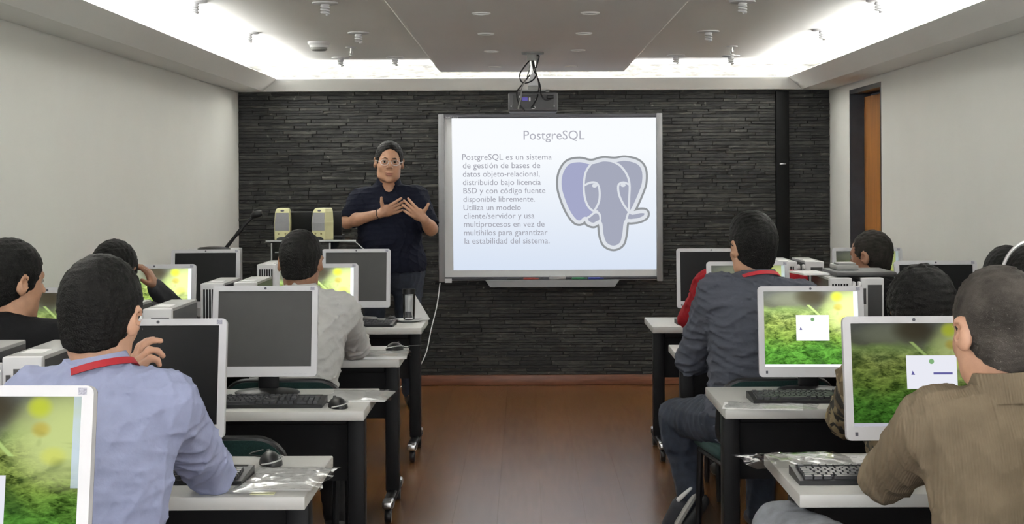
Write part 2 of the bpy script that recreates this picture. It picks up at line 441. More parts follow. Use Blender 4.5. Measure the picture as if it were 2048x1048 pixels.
def print_material():
    """white paper with rows of grey print"""
    m = bpy.data.materials.new('printed_paper'); m.use_nodes = True
    nt = m.node_tree; b = nt.nodes['Principled BSDF']; L = nt.links.new
    tc = nd(nt, 'ShaderNodeTexCoord'); sx = nd(nt, 'ShaderNodeSeparateXYZ'); L(tc.outputs['Object'], sx.inputs[0])
    mu = nd(nt, 'ShaderNodeMath', operation='MULTIPLY'); mu.inputs[1].default_value = 1 / 0.022; L(sx.outputs[1], mu.inputs[0])
    fr = nd(nt, 'ShaderNodeMath', operation='FRACT'); L(mu.outputs[0], fr.inputs[0])
    lt = nd(nt, 'ShaderNodeMath', operation='LESS_THAN'); lt.inputs[1].default_value = 0.22; L(fr.outputs[0], lt.inputs[0])
    nz = nd(nt, 'ShaderNodeTexNoise'); nz.inputs['Scale'].default_value = 90; L(tc.outputs['Object'], nz.inputs['Vector'])
    gt = nd(nt, 'ShaderNodeMath', operation='GREATER_THAN'); gt.inputs[1].default_value = 0.5; L(nz.outputs['Fac'], gt.inputs[0])
    m2 = nd(nt, 'ShaderNodeMath', operation='MULTIPLY'); L(lt.outputs[0], m2.inputs[0]); L(gt.outputs[0], m2.inputs[1])
    mx = nd(nt, 'ShaderNodeMixRGB'); L(m2.outputs[0], mx.inputs[0]); mx.inputs[1].default_value = (0.80, 0.80, 0.80, 1); mx.inputs[2].default_value = (0.42, 0.42, 0.43, 1)
    L(mx.outputs[0], b.inputs['Base Color']); b.inputs['Roughness'].default_value = 0.8
    return m
M_print = print_material()

# ------------------------------------------------------------------ the setting
def struct(o): return tag(o, kind='structure')

# floor: a slab, with laminate planks as pieces where the floor can be seen
fl = struct(MB().box(((XL + XR) / 2, (YB + YF) / 2, -0.056), (XR - XL + 0.3, YB - YF + 0.3, 0.1)).build('floor', M_floor))
struct(MB().box(((XL + XR) / 2, (5.8 + YF) / 2, -0.003), (XR - XL, 5.8 - YF, 0.006)).build('floor_surface', M_floor, fl))
PW, PL = 0.1965, 1.28
pl_mesh = {}
x = XL
i = 0
while x < XR - 0.01:
    w = min(PW, XR - x)
    y = 5.8
    off = (i * 0.47) % 1.0 * PL
    first = True
    while y < YB - 0.01:
        ln = PL - off if first else PL
        first = False
        if ln < 0.06: ln = PL
        ln = min(ln, YB - y)
        key = (round(w, 3), round(ln, 3))
        if key not in pl_mesh:
            mb = MB().box((0, 0, -0.003), (w - 0.0006, ln - 0.0006, 0.006))
            o = mb.build('plank', M_floor, fl)
            pl_mesh[key] = o.data
        else:
            o = bpy.data.objects.new('plank', pl_mesh[key]); COL.objects.link(o); o.parent = fl
        o.location = (x + w / 2, y + ln / 2, 0)
        y += ln
    x += PW; i += 1

struct(MB().box(((XL + XR) / 2, (YB + YF) / 2, ZC + 0.06), (XR - XL + 0.3, YB - YF + 0.3, 0.12)).build('ceiling', M_ceil))
struct(MB().box((XL - 0.075, (YB + YF) / 2, ZC / 2), (0.15, YB - YF + 0.3, ZC)).build('wall_left', M_wall))
struct(MB().box(((XL + XR) / 2, YF - 0.075, ZC / 2), (XR - XL, 0.15, ZC)).build('wall_front', M_wall))
win = struct(MB().box((0.075, YF - 0.004, 1.45), (3.6, 0.01, 1.1)).build('added_window_1', emit('added_window_pane', (0.80, 0.86, 0.95), 1.0)))  # unseen glowing window, added to bring light from behind
wf = MB().box((0.075, YF + 0.01, 0.87), (3.76, 0.05, 0.06)).box((0.075, YF + 0.01, 2.03), (3.76, 0.05, 0.06))
for k in range(5): wf.box((0.075 - 1.83 + k * 0.915, YF + 0.01, 1.45), (0.06, 0.05, 1.1))
wf.build('added_window_frame', M_white, win)
# right wall with the door opening
DY0, DY1, DZ = 9.71, 10.66, 2.107
mb = MB()
mb.box((XR + 0.075, (YF - 0.15 + DY0) / 2, ZC / 2), (0.15, DY0 - YF + 0.15, ZC))
mb.box((XR + 0.075, (YB + 0.15 + DY1) / 2, ZC / 2), (0.15, YB + 0.15 - DY1, ZC))
mb.box((XR + 0.075, (DY0 + DY1) / 2, (ZC + DZ) / 2), (0.15, DY1 - DY0, ZC - DZ))
struct(mb.build('wall_right', M_wall))
dr = struct(MB().box((0, 0, DZ / 2 - 0.02), (0.04, DY1 - DY0 - 0.06, DZ - 0.06)).build('door_1', M_doorw))
dr.location = (XR + 0.115, (DY0 + DY1) / 2, 0.0)
mb = MB()
mb.box((-0.045, (DY1 - DY0) / 2 - 0.015, DZ / 2), (0.14, 0.03, DZ))
mb.box((-0.045, -(DY1 - DY0) / 2 + 0.015, DZ / 2), (0.14, 0.03, DZ))
mb.box((-0.045, 0, DZ - 0.015), (0.14, DY1 - DY0 - 0.06, 0.03))
tag(mb.build('door_frame', M_doorf, dr), 'dark blue-black door frame')
mb = MB().lathe([(0.0, 0), (0.025, 0), (0.025, 0.008), (0.01, 0.01), (0.01, 0.045), (0.0, 0.045)], 14, Matrix.Translation((-0.02, -0.38, 1.02)) @ Matrix.Rotation(R(-90), 4, 'Y'))
mb.box((-0.06, -0.33, 1.02), (0.015, 0.13, 0.018), bev=0.005)
mb.build('door_handle', M_steel, dr)

# back wall: backing plus split slate strips
wb = struct(MB().box(((XL + XR) / 2, YB + 0.075, ZC / 2), (XR - XL, 0.15, ZC)).build('wall_back', M_stone))
stones = []
z = 0.075
while z < ZS + 0.03:
    hgt = rnd.choice([0.016, 0.019, 0.022, 0.026, 0.032])
    xx = XL
    while xx < XR - 0.005:
        ln = min(rnd.uniform(0.09, 0.42), XR - xx)
        if XR - xx - ln < 0.05: ln = XR - xx
        stones.append((xx, z, ln, hgt, rnd.uniform(0.004, 0.02)))
        xx += ln
    z += hgt
def seen(s):
    cx, cz = s[0] + s[2] / 2, s[1] + s[3] / 2
    if -0.64 < cx < 1.03 and 0.72 < cz < 2.0: return False
    if cx < -0.7 and cz < 0.95: return False
    return not (cx > 1.1 and cz < 0.95) and cz < 2.1
vis = sorted((s for s in stones if seen(s)), key=lambda s: -s[2] * s[3])[:290]
vset = set(vis)
def stone_unit(seed):
    r2 = random.Random(seed)
    j = lambda a: r2.uniform(-a, a)
    vs = [(-.5, 0, -.5), (.5, 0, -.5), (.5, 0, .5), (-.5, 0, .5)]
    fr = [(-.49, -1 + j(.25), -.44 + j(.05)), (0 + j(.2), -1 + j(.2), -.45), (.49, -1 + j(.25), -.44 + j(.05)), (.49, -1 + j(.25), .44 + j(.05)), (0 + j(.2), -1 + j(.2), .45), (-.49, -1 + j(.25), .44 + j(.05))]
    vs += fr
    return vs, [(4, 5, 8, 9), (5, 6, 7, 8), (0, 1, 6, 5, 4), (1, 2, 7, 6), (2, 3, 9, 8, 7), (3, 0, 4, 9)]
units = []
for q in range(6):
    me_ = None
    vs, fs = stone_unit(q)
    units.append((vs, fs))
unit_mesh = [None] * 6
rest = MB()
for s in stones:
    q = rnd.randrange(6)
    c = Vector((s[0] + s[2] / 2, YB, s[1] + s[3] / 2))
    if s in vset:
        if unit_mesh[q] is None:
            o = MB().add(*units[q]).build('stone', M_stone, wb); unit_mesh[q] = o.data
        else:
            o = bpy.data.objects.new('stone', unit_mesh[q]); COL.objects.link(o); o.parent = wb
        o.location = c; o.scale = (s[2] - 0.0015, s[4], s[3] - 0.001)
    else:
        rest.add([(v[0] * (s[2] - 0.0015) + c.x, v[1] * s[4] + c.y, v[2] * (s[3] - 0.001) + c.z) for v in units[q][0]], units[q][1])
tag(rest.build('stone_courses', M_stone, wb), kind='stuff')

bb = struct(MB().box(((XL + XR) / 2, YB - 0.016, 0.0375), (XR - XL, 0.032, 0.075), bev=0.006).build('baseboard_back', M_base))
struct(MB().box((XL + 0.008, (YB + YF) / 2, 0.0375), (0.016, YB - YF - 0.08, 0.075)).build('baseboard_left', M_base))
struct(MB().box((XR - 0.008, (DY0 + YF) / 2, 0.0375), (0.016, DY0 - YF - 0.01, 0.075)).build('baseboard_right', M_base))

# perimeter soffit with a slanted cove lip, one mitred piece per wall
offs = {'L': (0.0, 0.20, 0.315, 0.30, 0.20, 0.0), 'B': (0.0, 0.11, 0.205, 0.19, 0.10, 0.0), 'R': (0.0, 0.22, 0.335, 0.32, 0.22, 0.0), 'F': (0.0, 0.20, 0.315, 0.30, 0.20, 0.0)}
zs = (ZS, ZS, ZLIP, ZLIP + 0.008, ZS + 0.025, ZS + 0.025)
def corner(a, b, k):
    x = XL + offs['L'][k] if 'L' in (a, b) else XR - offs['R'][k]
    y = YB - offs['B'][k] if 'B' in (a, b) else YF + offs['F'][k]
    return (x, y, zs[k])
for n_, (sd, p0, p1) in enumerate((('L', 'F', 'B'), ('B', 'L', 'R'), ('R', 'B', 'F'), ('F', 'R', 'L'))):
    A = [corner(sd, p0, k) for k in range(6)]; B = [corner(sd, p1, k) for k in range(6)]
    fs = [(k, (k + 1) % 6, 6 + (k + 1) % 6, 6 + k) for k in range(6)] + [tuple(range(5, -1, -1)), tuple(range(6, 12))]
    struct(MB().add(A + B, fs).build('trim_%d' % (n_ + 1), M_ceil))

# dropped ceiling panel
PX0, PX1, PY1 = -0.588, 0.708, 10.78
pan = struct(MB().box(((PX0 + PX1) / 2, (PY1 - 2.2) / 2, (ZP + ZC) / 2 - 0.02), (PX1 - PX0 - 0.02, PY1 + 2.2, 0.03)).build('ceiling_panel', M_panel))
pan.data.transform(Matrix.Translation((0, 0, ZP + 0.015 - ((ZP + ZC) / 2 - 0.02))))
mb = MB()
for ex, sg in ((PX0, 1), (PX1, -1)):
    mb.prism([(ex - sg * 0.004, ZP + 0.022), (ex - sg * 0.004, ZP + 0.012), (ex + sg * 0.016, ZP - 0.001), (ex + sg * 0.020, ZP + 0.001), (ex + sg * 0.012, ZP + 0.022)], 2.2, -PY1, Matrix.Rotation(R(90), 4, 'X'))
mb.box(((PX0 + PX1) / 2, PY1 - 0.004, ZP + 0.014), (PX1 - PX0 - 0.022, 0.014, 0.034))
tag(mb.build('edge_bead', M_edge, pan), 'pale bead along the panel edge')
mb = MB()
for yy in (0.5, 3.5, 6.5, 9.6):
    for xx in (PX0 + 0.3, PX1 - 0.3):
        mb.box((xx, yy, (ZP + 0.03 + ZC) / 2), (0.05, 0.3, ZC - ZP - 0.03))
mb.build('hanger_block', M_panel, pan)

# black post on the stone wall
po = MB().box((0, 0, 1.07), (0.093, 0.05, 2.14), bev=0.004).build('trim_5', M_post)
po.location = (at(1565, 300, 11.3).x, YB - 0.045, 0); struct(po)
MB().box((0.0, -0.03, EYE + (360 - 329) / 273.0 - 0.005), (0.045, 0.012, 0.010), bev=0.003).build('latch', M_steel, po)

# ------------------------------------------------------------------ whiteboard with self-lit slide for the projection
def text_mesh(body):
    cu = bpy.data.curves.new('txt', 'FONT'); cu.body = body; cu.size = 1.0; cu.resolution_u = 3
    o = bpy.data.objects.new('txt', cu); COL.objects.link(o)
    dg = bpy.context.evaluated_depsgraph_get()
    me = bpy.data.meshes.new_from_object(o.evaluated_get(dg))
    bpy.data.objects.remove(o); bpy.data.curves.remove(cu)
    return me
def put_text(name, body, x0, x1, yb, parent, m, plane, depth=None, hscale=None, mx=None):
    """text as flat letters in the x-z plane; x0..x1 the width it must fill, yb the baseline z"""
    me = text_mesh(body); me.name = name
    co = np.empty(len(me.vertices) * 3); me.vertices.foreach_get('co', co); co = co.reshape(-1, 3)
    w0, w1 = co[:, 0].min(), co[:, 0].max()
    k = (x1 - x0) / (w1 - w0)
    kz = hscale or k
    new = np.stack([(co[:, 0] - w0) * k + x0, np.full(len(co), plane), co[:, 1] * kz + yb], 1)
    if mx is not None:
        new = np.array([tuple(mx @ Vector(v)) for v in new])
    me.vertices.foreach_set('co', new.astype(np.float32).ravel()); me.update()
    me.materials.clear(); me.materials.append(m)
    o = bpy.data.objects.new(name, me); COL.objects.link(o); o.parent = parent
    o['kind'] = 'stuff'
    return o

YW = YB - 0.075
board = empty('interactive_whiteboard', (at(1101, 395, YW).x, YW, at(1101, 395, YW).z))
tag(board, 'wide interactive whiteboard on the slate wall with a self-lit slide for the projection', 'whiteboard')
def bl(px, py, dy=0.0):
    p = at(px, py, YW); return (p.x - board.location.x, dy, p.z - board.location.z)
M_brd = mat('whiteboard_surface', (0.66, 0.67, 0.67), 0.5, var=0.01)
M_rail = mat('grey_board_rail', (0.23, 0.23, 0.24), 0.5, metal=0.2, var=0.04)
M_railt = mat('dark_board_rail', (0.045, 0.045, 0.055), 0.5, var=0.05)
W, H = 448 / 273.0, 336 / 273.0
W *= YW / 11.36; H *= YW / 11.36
MB().box((0, 0.02, 0), (W - 0.02, 0.03, H - 0.02)).build('board_panel', M_brd, board)
for sg, wd in ((-1, 0.045), (1, 0.045)):
    MB().box((sg * (W / 2 - wd / 2), 0.0, 0.0), (wd, 0.055, H), bev=0.008).build('side_rail', M_rail, board)
MB().box((0, 0.0, H / 2 - 0.018), (W - 0.088, 0.05, 0.028), bev=0.004).build('top_rail', M_railt, board)
MB().box((0, 0.0, -H / 2 + 0.025), (W - 0.088, 0.05, 0.02), bev=0.004).build('bottom_rail', M_railt, board)
tr = MB()
tr.prism([(-0.485, 0), (0.485, 0), (0.45, -0.05), (-0.45, -0.05)], 0, 0.08, Matrix.Translation((0.01, 0.0, -H / 2 + 0.015)) @ Matrix.Rotation(R(90), 4, 'X'))
tray = tr.build('pen_tray', M_rail, board)
for k, (cx, cc, nm) in enumerate(((-0.27, (0.02, 0.02, 0.02), 'marker'), (-0.15, (0.25, 0.03, 0.02), 'marker'), (0.20, (0.02, 0.16, 0.06), 'marker'), (0.32, (0.03, 0.05, 0.30), 'marker'))):
    p = MB().lathe([(0.0, 0), (0.008, 0.002), (0.008, 0.085), (0.005, 0.09), (0.005, 0.11), (0.0, 0.112)], 10, Matrix.Rotation(R(90), 4, 'Y')).build(nm, mat('marker_ink_%d' % k, cc, 0.4))
    p.location = (board.location.x + cx - 0.05, YW - 0.05, board.location.z - H / 2 + 0.0245)
    tag(p, ('black', 'red', 'green', 'blue')[k] + ' marker pen lying on the tray of the whiteboard', 'marker', 'marker pens on the board tray')
er = MB().box((0, 0, 0.014), (0.12, 0.05, 0.026), bev=0.006).build('eraser', mat('grey_felt', (0.33, 0.33, 0.33), 0.8))
er.location = (board.location.x + 0.045, YW - 0.055, board.location.z - H / 2 + 0.0175); tag(er, 'small grey eraser in the middle of the whiteboard tray', 'eraser')
put_text('rail_print', 'SMART Board', *[bl(890, 236)[0], bl(916, 236)[0]], bl(890, 237)[2], board, M_white, -0.027)
lab = MB().box((bl(897, 561)[0], -0.024, bl(897, 561)[2]), (0.05, 0.004, 0.03)).build('maker_label', M_white, board)

M_slide = bpy.data.materials.new('self_lit_slide'); M_slide.use_nodes = True
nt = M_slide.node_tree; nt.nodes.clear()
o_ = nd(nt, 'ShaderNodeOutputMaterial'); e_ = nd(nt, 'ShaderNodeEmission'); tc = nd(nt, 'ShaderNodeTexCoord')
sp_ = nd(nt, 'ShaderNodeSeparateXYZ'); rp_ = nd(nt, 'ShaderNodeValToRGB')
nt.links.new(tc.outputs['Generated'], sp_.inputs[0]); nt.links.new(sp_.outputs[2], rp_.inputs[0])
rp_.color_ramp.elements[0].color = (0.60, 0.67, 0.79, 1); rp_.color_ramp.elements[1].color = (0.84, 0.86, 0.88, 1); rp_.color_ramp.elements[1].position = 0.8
nt.links.new(rp_.outputs[0], e_.inputs[0]); e_.inputs[1].default_value = 1.14 * GAIN  # emission stands in for projector light falling on the board
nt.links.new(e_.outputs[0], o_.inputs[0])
M_txt = emit('slide_text_grey', (0.36, 0.36, 0.41), 1.0)
M_txtt = emit('slide_title_grey', (0.44, 0.44, 0.50), 1.0)
M_lgrey = emit('slide_emblem_grey', (0.30, 0.315, 0.33), 1.0)
M_lwhite = emit('slide_emblem_white', (0.74, 0.77, 0.82), 1.0)
M_lblue = emit('slide_emblem_blue_grey', (0.38, 0.40, 0.50), 1.0)
M_lear = emit('slide_emblem_lilac', (0.38, 0.40, 0.59), 1.0)
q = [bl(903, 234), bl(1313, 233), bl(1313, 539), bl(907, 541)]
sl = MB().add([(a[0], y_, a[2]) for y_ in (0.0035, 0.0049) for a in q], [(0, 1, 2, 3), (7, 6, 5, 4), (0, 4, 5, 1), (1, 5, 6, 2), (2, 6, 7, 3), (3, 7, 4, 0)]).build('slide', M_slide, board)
tag(sl, 'self-lit slide standing in for the projection, with grey text and an elephant emblem')
put_text('title_text', 'PostgreSQL', bl(1046, 0)[0], bl(1168, 0)[0], bl(1046, 279)[2], sl, M_txtt, 0.0028)
lines = [('PostgreSQL es un sistema', 923, 1102), ('de gestión de bases de', 924, 1079), ('datos objeto-relacional,', 924, 1078), ('distribuido bajo licencia', 924, 1080),
         ('BSD y con código fuente', 925, 1089), ('disponible libremente.', 925, 1068), ('Utiliza un modelo', 925, 1040), ('cliente/servidor y usa', 926, 1067),
         ('multiprocesos en vez de', 926, 1087), ('multihilos para garantizar', 926, 1093), ('la estabilidad del sistema.', 927, 1097)]
for i, (t, a, b) in enumerate(lines):
    put_text('text_line', t, bl(a, 0)[0], bl(b, 0)[0], bl(a, 320 + 16.75 * i)[2], sl, M_txt, 0.0028)
# elephant emblem, drawn in its own board coordinates
def lg(x, y): p = bl(860 + x / 2.139, 90 + y / 2.139); return (p[0], p[2])
def flat(name, poly, m, yy):
    mb = MB(); mb.prism(poly, 0, 0.0002, Matrix.Translation((0, yy, 0)) @ Matrix(((1, 0, 0, 0), (0, 0, -1, 0), (0, 1, 0, 0), (0, 0, 0, 1))))
    return mb.build(name, m, sl)
def stroke_quads(pts, w, yy, close, mb):
    P = [Vector(p) for p in pts]; n = len(P); vs = []; fs = []
    for i, p in enumerate(P):
        d = (P[(i + 1) % n] - P[i - 1]) if close else (P[min(i + 1, n - 1)] - P[max(i - 1, 0)])
        d.normalize(); nn = Vector((-d.y, d.x)) * w / 2
        vs += [(p.x + nn.x, yy, p.y + nn.y), (p.x - nn.x, yy, p.y - nn.y)]
    for i in range(n if close else n - 1):
        j = (i + 1) % n
        fs.append((2 * i, 2 * i + 1, 2 * j + 1, 2 * j))
    mb.add(vs, fs)
    if not close:
        for p in (P[0], P[-1]):
            mb.add([(p.x + w / 2 * math.cos(a * math.pi / 5), yy, p.y + w / 2 * math.sin(a * math.pi / 5)) for a in range(10)], [tuple(range(10))])
outl = [(690, 503), (640, 494), (590, 505), (561, 550), (556, 605), (570, 660), (594, 715), (622, 752), (645, 757), (664, 742),
        (676, 760), (700, 768), (722, 758), (731, 770), (735, 810), (750, 850), (785, 866), (818, 850), (830, 810), (838, 756),
        (862, 752), (895, 747), (921, 733), (922, 715), (900, 712), (862, 718), (875, 690), (897, 640), (914, 590), (913, 535), (888, 502), (835, 488), (790, 494), (740, 491)]
op = [lg(*p) for p in outl]
sm_ = [(v.x, v.y) for v in spline([Vector((a, b, 0)) for a, b in op], 5, True)]
pxm = 1 / (2.139 * 275.0)
mb = MB(); stroke_quads(sm_, 33 * pxm, 0.0025, True, mb); mb.build('emblem_outline', M_lgrey, sl)
flat('emblem_fill', sm_, M_lblue, 0.0024)
ear = [lg(*p) for p in [(688, 505), (640, 496), (592, 507), (563, 550), (558, 605), (572, 660), (596, 713), (623, 750), (645, 755), (680, 728), (700, 712), (672, 680), (658, 630), (658, 580), (668, 540)]]
flat('emblem_ear', [(v.x, v.y) for v in spline([Vector((a, b, 0)) for a, b in ear], 4, True)], M_lear, 0.0021)
mb = MB(); stroke_quads(sm_, 15 * pxm, 0.0017, True, mb)
for ch in ([(692, 505), (668, 540), (658, 590), (660, 640), (672, 682), (692, 706), (716, 712)],
           [(660, 600), (690, 588), (716, 594), (726, 630), (722, 672), (704, 708)],
           [(770, 494), (812, 515), (843, 556), (854, 600), (852, 655), (851, 712)],
           [(854, 598), (828, 588), (806, 600), (809, 640), (828, 682), (851, 714)],
           [(664, 745), (685, 732), (706, 716), (724, 722), (729, 745), (720, 758)],
           [(838, 756), (843, 735), (850, 718), (862, 718)]):
    stroke_quads([(v.x, v.y) for v in spline([Vector(lg(*p) + (0,)) for p in ch], 5)], 9 * pxm, 0.0015, False, mb)
for ex, ey in ((704, 605), (826, 603)):
    mb.add([(lg(ex + 11 * math.cos(a / 12 * 6.283), ey + 8 * math.sin(a / 12 * 6.283))[0], 0.0013, lg(0, ey + 8 * math.sin(a / 12 * 6.283))[1]) for a in range(12)], [tuple(range(12))])
mb.build('emblem_lines', M_lwhite, sl)

# ------------------------------------------------------------------ desks
ROWS = {1: 3.83, 2: 5.25, 3: 6.74, 4: 8.20}       # near edge of each row of desks
DD, DW, DH = 0.57, 1.50, 0.72
def make_desk(side):
    """side +1: aisle end at +x"""
    r = empty('desk')
    MB().box((0, 0, DH - 0.017), (DW, DD, 0.034), bev=0.004).build('tabletop', M_desk, r)
    for sx in (-1, 1):
        lx = sx * (DW / 2 - 0.055)
        lg_ = MB().box((lx, 0.0, 0.39), (0.062, 0.075, 0.59), bev=0.01).box((lx, 0, 0.692), (0.05, 0.46, 0.02), bev=0.004).box((lx, 0.0, 0.088), (0.05, 0.46, 0.034), bev=0.01).build('leg', M_black, r)
        for sy in (-1, 1):
            MB().box((lx, sy * 0.245, 0.087), (0.050, 0.085, 0.040), bev=0.012, seg=3).build('end_cap', M_steel, lg_)
            MB().lathe([(0.0, -0.014), (0.030, -0.014), (0.034, -0.008), (0.034, 0.008), (0.030, 0.014), (0.0, 0.014)], 16, Matrix.Translation((lx, sy * 0.245, 0.034)) @ Matrix.Rotation(R(90), 4, 'Y')).build('caster', M_bpl, lg_)
    MB().box((0, 0.21, 0.53), (DW - 0.19, 0.016, 0.28)).build('modesty_panel', M_black, r)
    MB().box((0, 0.02, 0.655), (DW - 0.18, 0.05, 0.05), bev=0.006).build('crossbeam', M_black, r)
    return r
desk0 = make_desk(1)
used = False
dlab = {('L', 1): 'pale laminate desk with bagged papers and black mouse, nearest on the left of the aisle',
        ('L', 2): 'pale laminate desk on the left of the aisle bearing a full keyboard and mouse',
        ('L', 3): 'pale laminate desk where the man in the off-white shirt works',
        ('L', 4): 'pale laminate desk bearing the upturned glass, nearest the clear lectern',
        ('R', 1): 'pale laminate desk with crumpled clear bag, where the man in corduroy sits',
        ('R', 2): 'pale laminate desk under the brightest mossy monitor with a printed form',
        ('R', 3): 'pale laminate desk in front of the man in the slate grey shirt',
        ('R', 4): 'pale laminate desk right of the whiteboard with a pale-topped keyboard'}
XLE, XRE = -0.545, 0.677                               # aisle ends of the left and right desks
for (sd, n), lb in dlab.items():
    d = copy_tree(desk0) if used else desk0
    used = True
    d.location = ((XLE - DW / 2) if sd == 'L' else (XRE + DW / 2), ROWS[n] + DD / 2, 0)
    tag(d, lb, 'desk', 'rolling desks either side of the aisle')

# ------------------------------------------------------------------ monitors
SWD, SHT = 0.342, 0.274
TILT = R(-9)
def make_monitor(name, label, X, Y, yaw, state, dialog=None, dz=0.0, ztop=None):
    r = empty('monitor', (X, Y, DH), yaw)
    tag(r, label, 'monitor', 'flat monitors on the desks')
    P = Matrix.Translation((0, 0, 0.232 + dz)) @ Matrix.Rotation(TILT, 4, 'X')          # panel frame: x right, z up, -y to the viewer
    Q = P @ Matrix(((1, 0, 0, 0), (0, 0, -1, 0), (0, 1, 0, 0), (0, 0, 0, 1)))             # polygon plane -> panel plane
    W_, H_ = 0.384, 0.33
    oy = 0.009                                          # opening is above the middle: deeper chin
    outer = rrect(W_, H_, 0.014)
    inner = []
    for (x, y) in outer:
        inner.append(((1 if x > 0 else -1) * SWD / 2, (1 if y > 0 else -1) * SHT / 2 + oy))
    MB().ring(outer, inner, -0.012, 0.010, Q).build('bezel', M_bezel, r)
    bk = MB().box((0, 0.020, 0), (W_ - 0.006, 0.022, H_ - 0.006), P, bev=0.008).box((0, 0.042, 0.0), (W_ * 0.7, 0.04, H_ * 0.62), P, bev=0.015)
    bk.build('back_shell', M_cased, r)
    m = {'off': M_off, 'grey': M_offg}.get(state) or M_moss[state]
    s_ = MB().add([(-SWD / 2, -0.004, -SHT / 2 + oy), (SWD / 2, -0.004, -SHT / 2 + oy), (SWD / 2, -0.004, SHT / 2 + oy), (-SWD / 2, -0.004, SHT / 2 + oy)], [(0, 1, 2, 3)], False, P).build('screen', m, r)
    uvl = s_.data.uv_layers.new(name='UVMap')
    for k, c in enumerate(((0, 0), (1, 0), (1, 1), (0, 1))): uvl.data[k].uv = c
    if state not in ('off', 'grey'): tag(s_, 'lit screen with a mossy green desktop picture')
    if dialog:
        u0, v0, u1, v1, full = dialog
        x0, x1 = (u0 - 0.5) * SWD, (u1 - 0.5) * SWD; z0, z1 = (v0 - 0.5) * SHT + oy, (v1 - 0.5) * SHT + oy
        w = MB().box(((x0 + x1) / 2, -0.0055, (z0 + z1) / 2), (x1 - x0, 0.001, z1 - z0), P).build('dialog_window', M_dialogb if full == 2 else M_dialog, s_)
        if full:
            zz = z1 - 0.02
            g = MB().lathe([(0.0, 0), (0.007, 0), (0.007, 0.0006), (0, 0.0006)], 12, P @ Matrix.Translation(((x0 + x1) / 2, -0.006, z1 - 0.016)) @ Matrix.Rotation(R(90), 4, 'X'))
            g.build('dialog_mark', M_dgreen, s_)
            g = MB().prism([(0, 0), (0.010, 0), (0.004, 0.011)], 0, 0.0004, Q @ Matrix.Translation((x0 + 0.012, z0 + (z1 - z0) * 0.42, 0.0062)))
            g.box((x0 + (x1 - x0) * 0.72, -0.0062, z0 + (z1 - z0) * 0.46), ((x1 - x0) * (0.38 if full == 1 else 0.0001), 0.0004, 0.0055), P)
            g.build('dialog_print', M_dblue, s_)
    MB().lathe([(0.0, 0), (0.0045, 0), (0.0045, 0.0008), (0, 0.0008)], 12, P @ Matrix.Translation((0.0, -0.0101, H_ / 2 - 0.0095)) @ Matrix.Rotation(R(90), 4, 'X')).build('maker_badge', M_mark, r)
    MB().box((SWD / 2 + 0.001, -0.0104, H_ / 2 - 0.010), (0.015, 0.0008, 0.012), P).build('sticker', M_stick, r)
    MB().box((-SWD / 2 + 0.006, -0.0104, -H_ / 2 + 0.017), (0.008, 0.0008, 0.010), P).build('corner_label', M_mark, r)
    bt = MB()
    for k in range(5): bt.box((SWD / 2 - 0.02 - 0.018 * k, -0.0104, -H_ / 2 + 0.010), (0.010, 0.0008, 0.003), P)
    bt.build('button_row', mat_btn, r)
    MB().box((0, 0.075, 0.11), (0.075, 0.03, 0.20), bev=0.01).box((0, 0.058, 0.205 + dz), (0.06, 0.03, 0.07), bev=0.008).build('stand_neck', M_bpl, r)
    MB().lathe([(0.0, 0), (0.118, 0), (0.120, 0.004), (0.110, 0.010), (0.03, 0.016), (0.0, 0.016)], 28, Matrix.Translation((0, 0.045, 0)), sy=0.78).build('stand_base', M_bpl, r)
    return r
mat_btn = mat('pale_button_plastic', (0.50, 0.50, 0.54), 0.5)
MON = [
    ('switched-off dark monitor beside the man in the pale blue shirt', at(1, 1, 4.32), -1.025, 4.32, 0, 'off', None, 0.0),
    ('mossy lit monitor in the bottom corner, in front of the blue shirt', None, -0.951, 2.72, R(-2), 1, (-0.0, 0.16, 0.62, 0.50, 0), 0.025),
    ('lit monitor cut by the photo edge behind the corduroy jacket', None, 1.082, 2.72, R(2), 2, None, -0.02),
    ('large grey switched-off monitor with full keyboard below, hiding the off-white shirt', None, -0.948, 5.66, 0, 'grey', None, 0.0),
    ('mossy lit monitor facing the person in black by the left wall', None, -1.735, 5.62, 0, 1, None, 0.0),
    ('mossy lit monitor beside the off-white shirt sleeve', None, -0.962, 7.17, R(2), 0, None, 0.0),
    ('mossy lit monitor by the left wall with a small white dialog', None, -1.715, 7.17, R(3), 0, (0.66, 0.05, 0.86, 0.25, 2), 0.0),
    ('switched-off monitor standing below the presenter', None, -0.945, 8.70, 0, 'grey', None, 0.0),
    ('switched-off black monitor below the desk microphone', None, -1.795, 8.72, R(3), 'off', None, 0.0),
    ('mossy lit monitor facing the man in corduroy, dialog with green mark', None, 1.048, 4.16, 0, 2, (0.43, 0.36, 0.825, 0.685, 1), 0.012),
    ('brightest mossy lit monitor with a plain white dialog in its middle', None, 1.046, 5.66, R(-2), 0, (0.34, 0.345, 0.69, 0.685, 2), -0.010),
    ('mossy lit monitor half hidden by the slate grey shirt', None, 1.04, 7.20, 0, 1, None, 0.0),
    ('switched-off black monitor by the right wall behind bushy black hair', None, 1.915, 7.2, 0, 'off', None, 0.0),
    ('switched-off dark monitor just right of the whiteboard', None, 1.035, 8.58, R(-3), 'off', None, 0.0),
    ('dim mossy monitor behind the man with the black jacket', None, 1.90, 8.58, R(-3), 2, None, 0.0),
]
for lb, _, X, Y, yaw, st, dlg, dz in MON:
    m_ = make_monitor('monitor', lb, X, Y, yaw, st, dlg, dz)
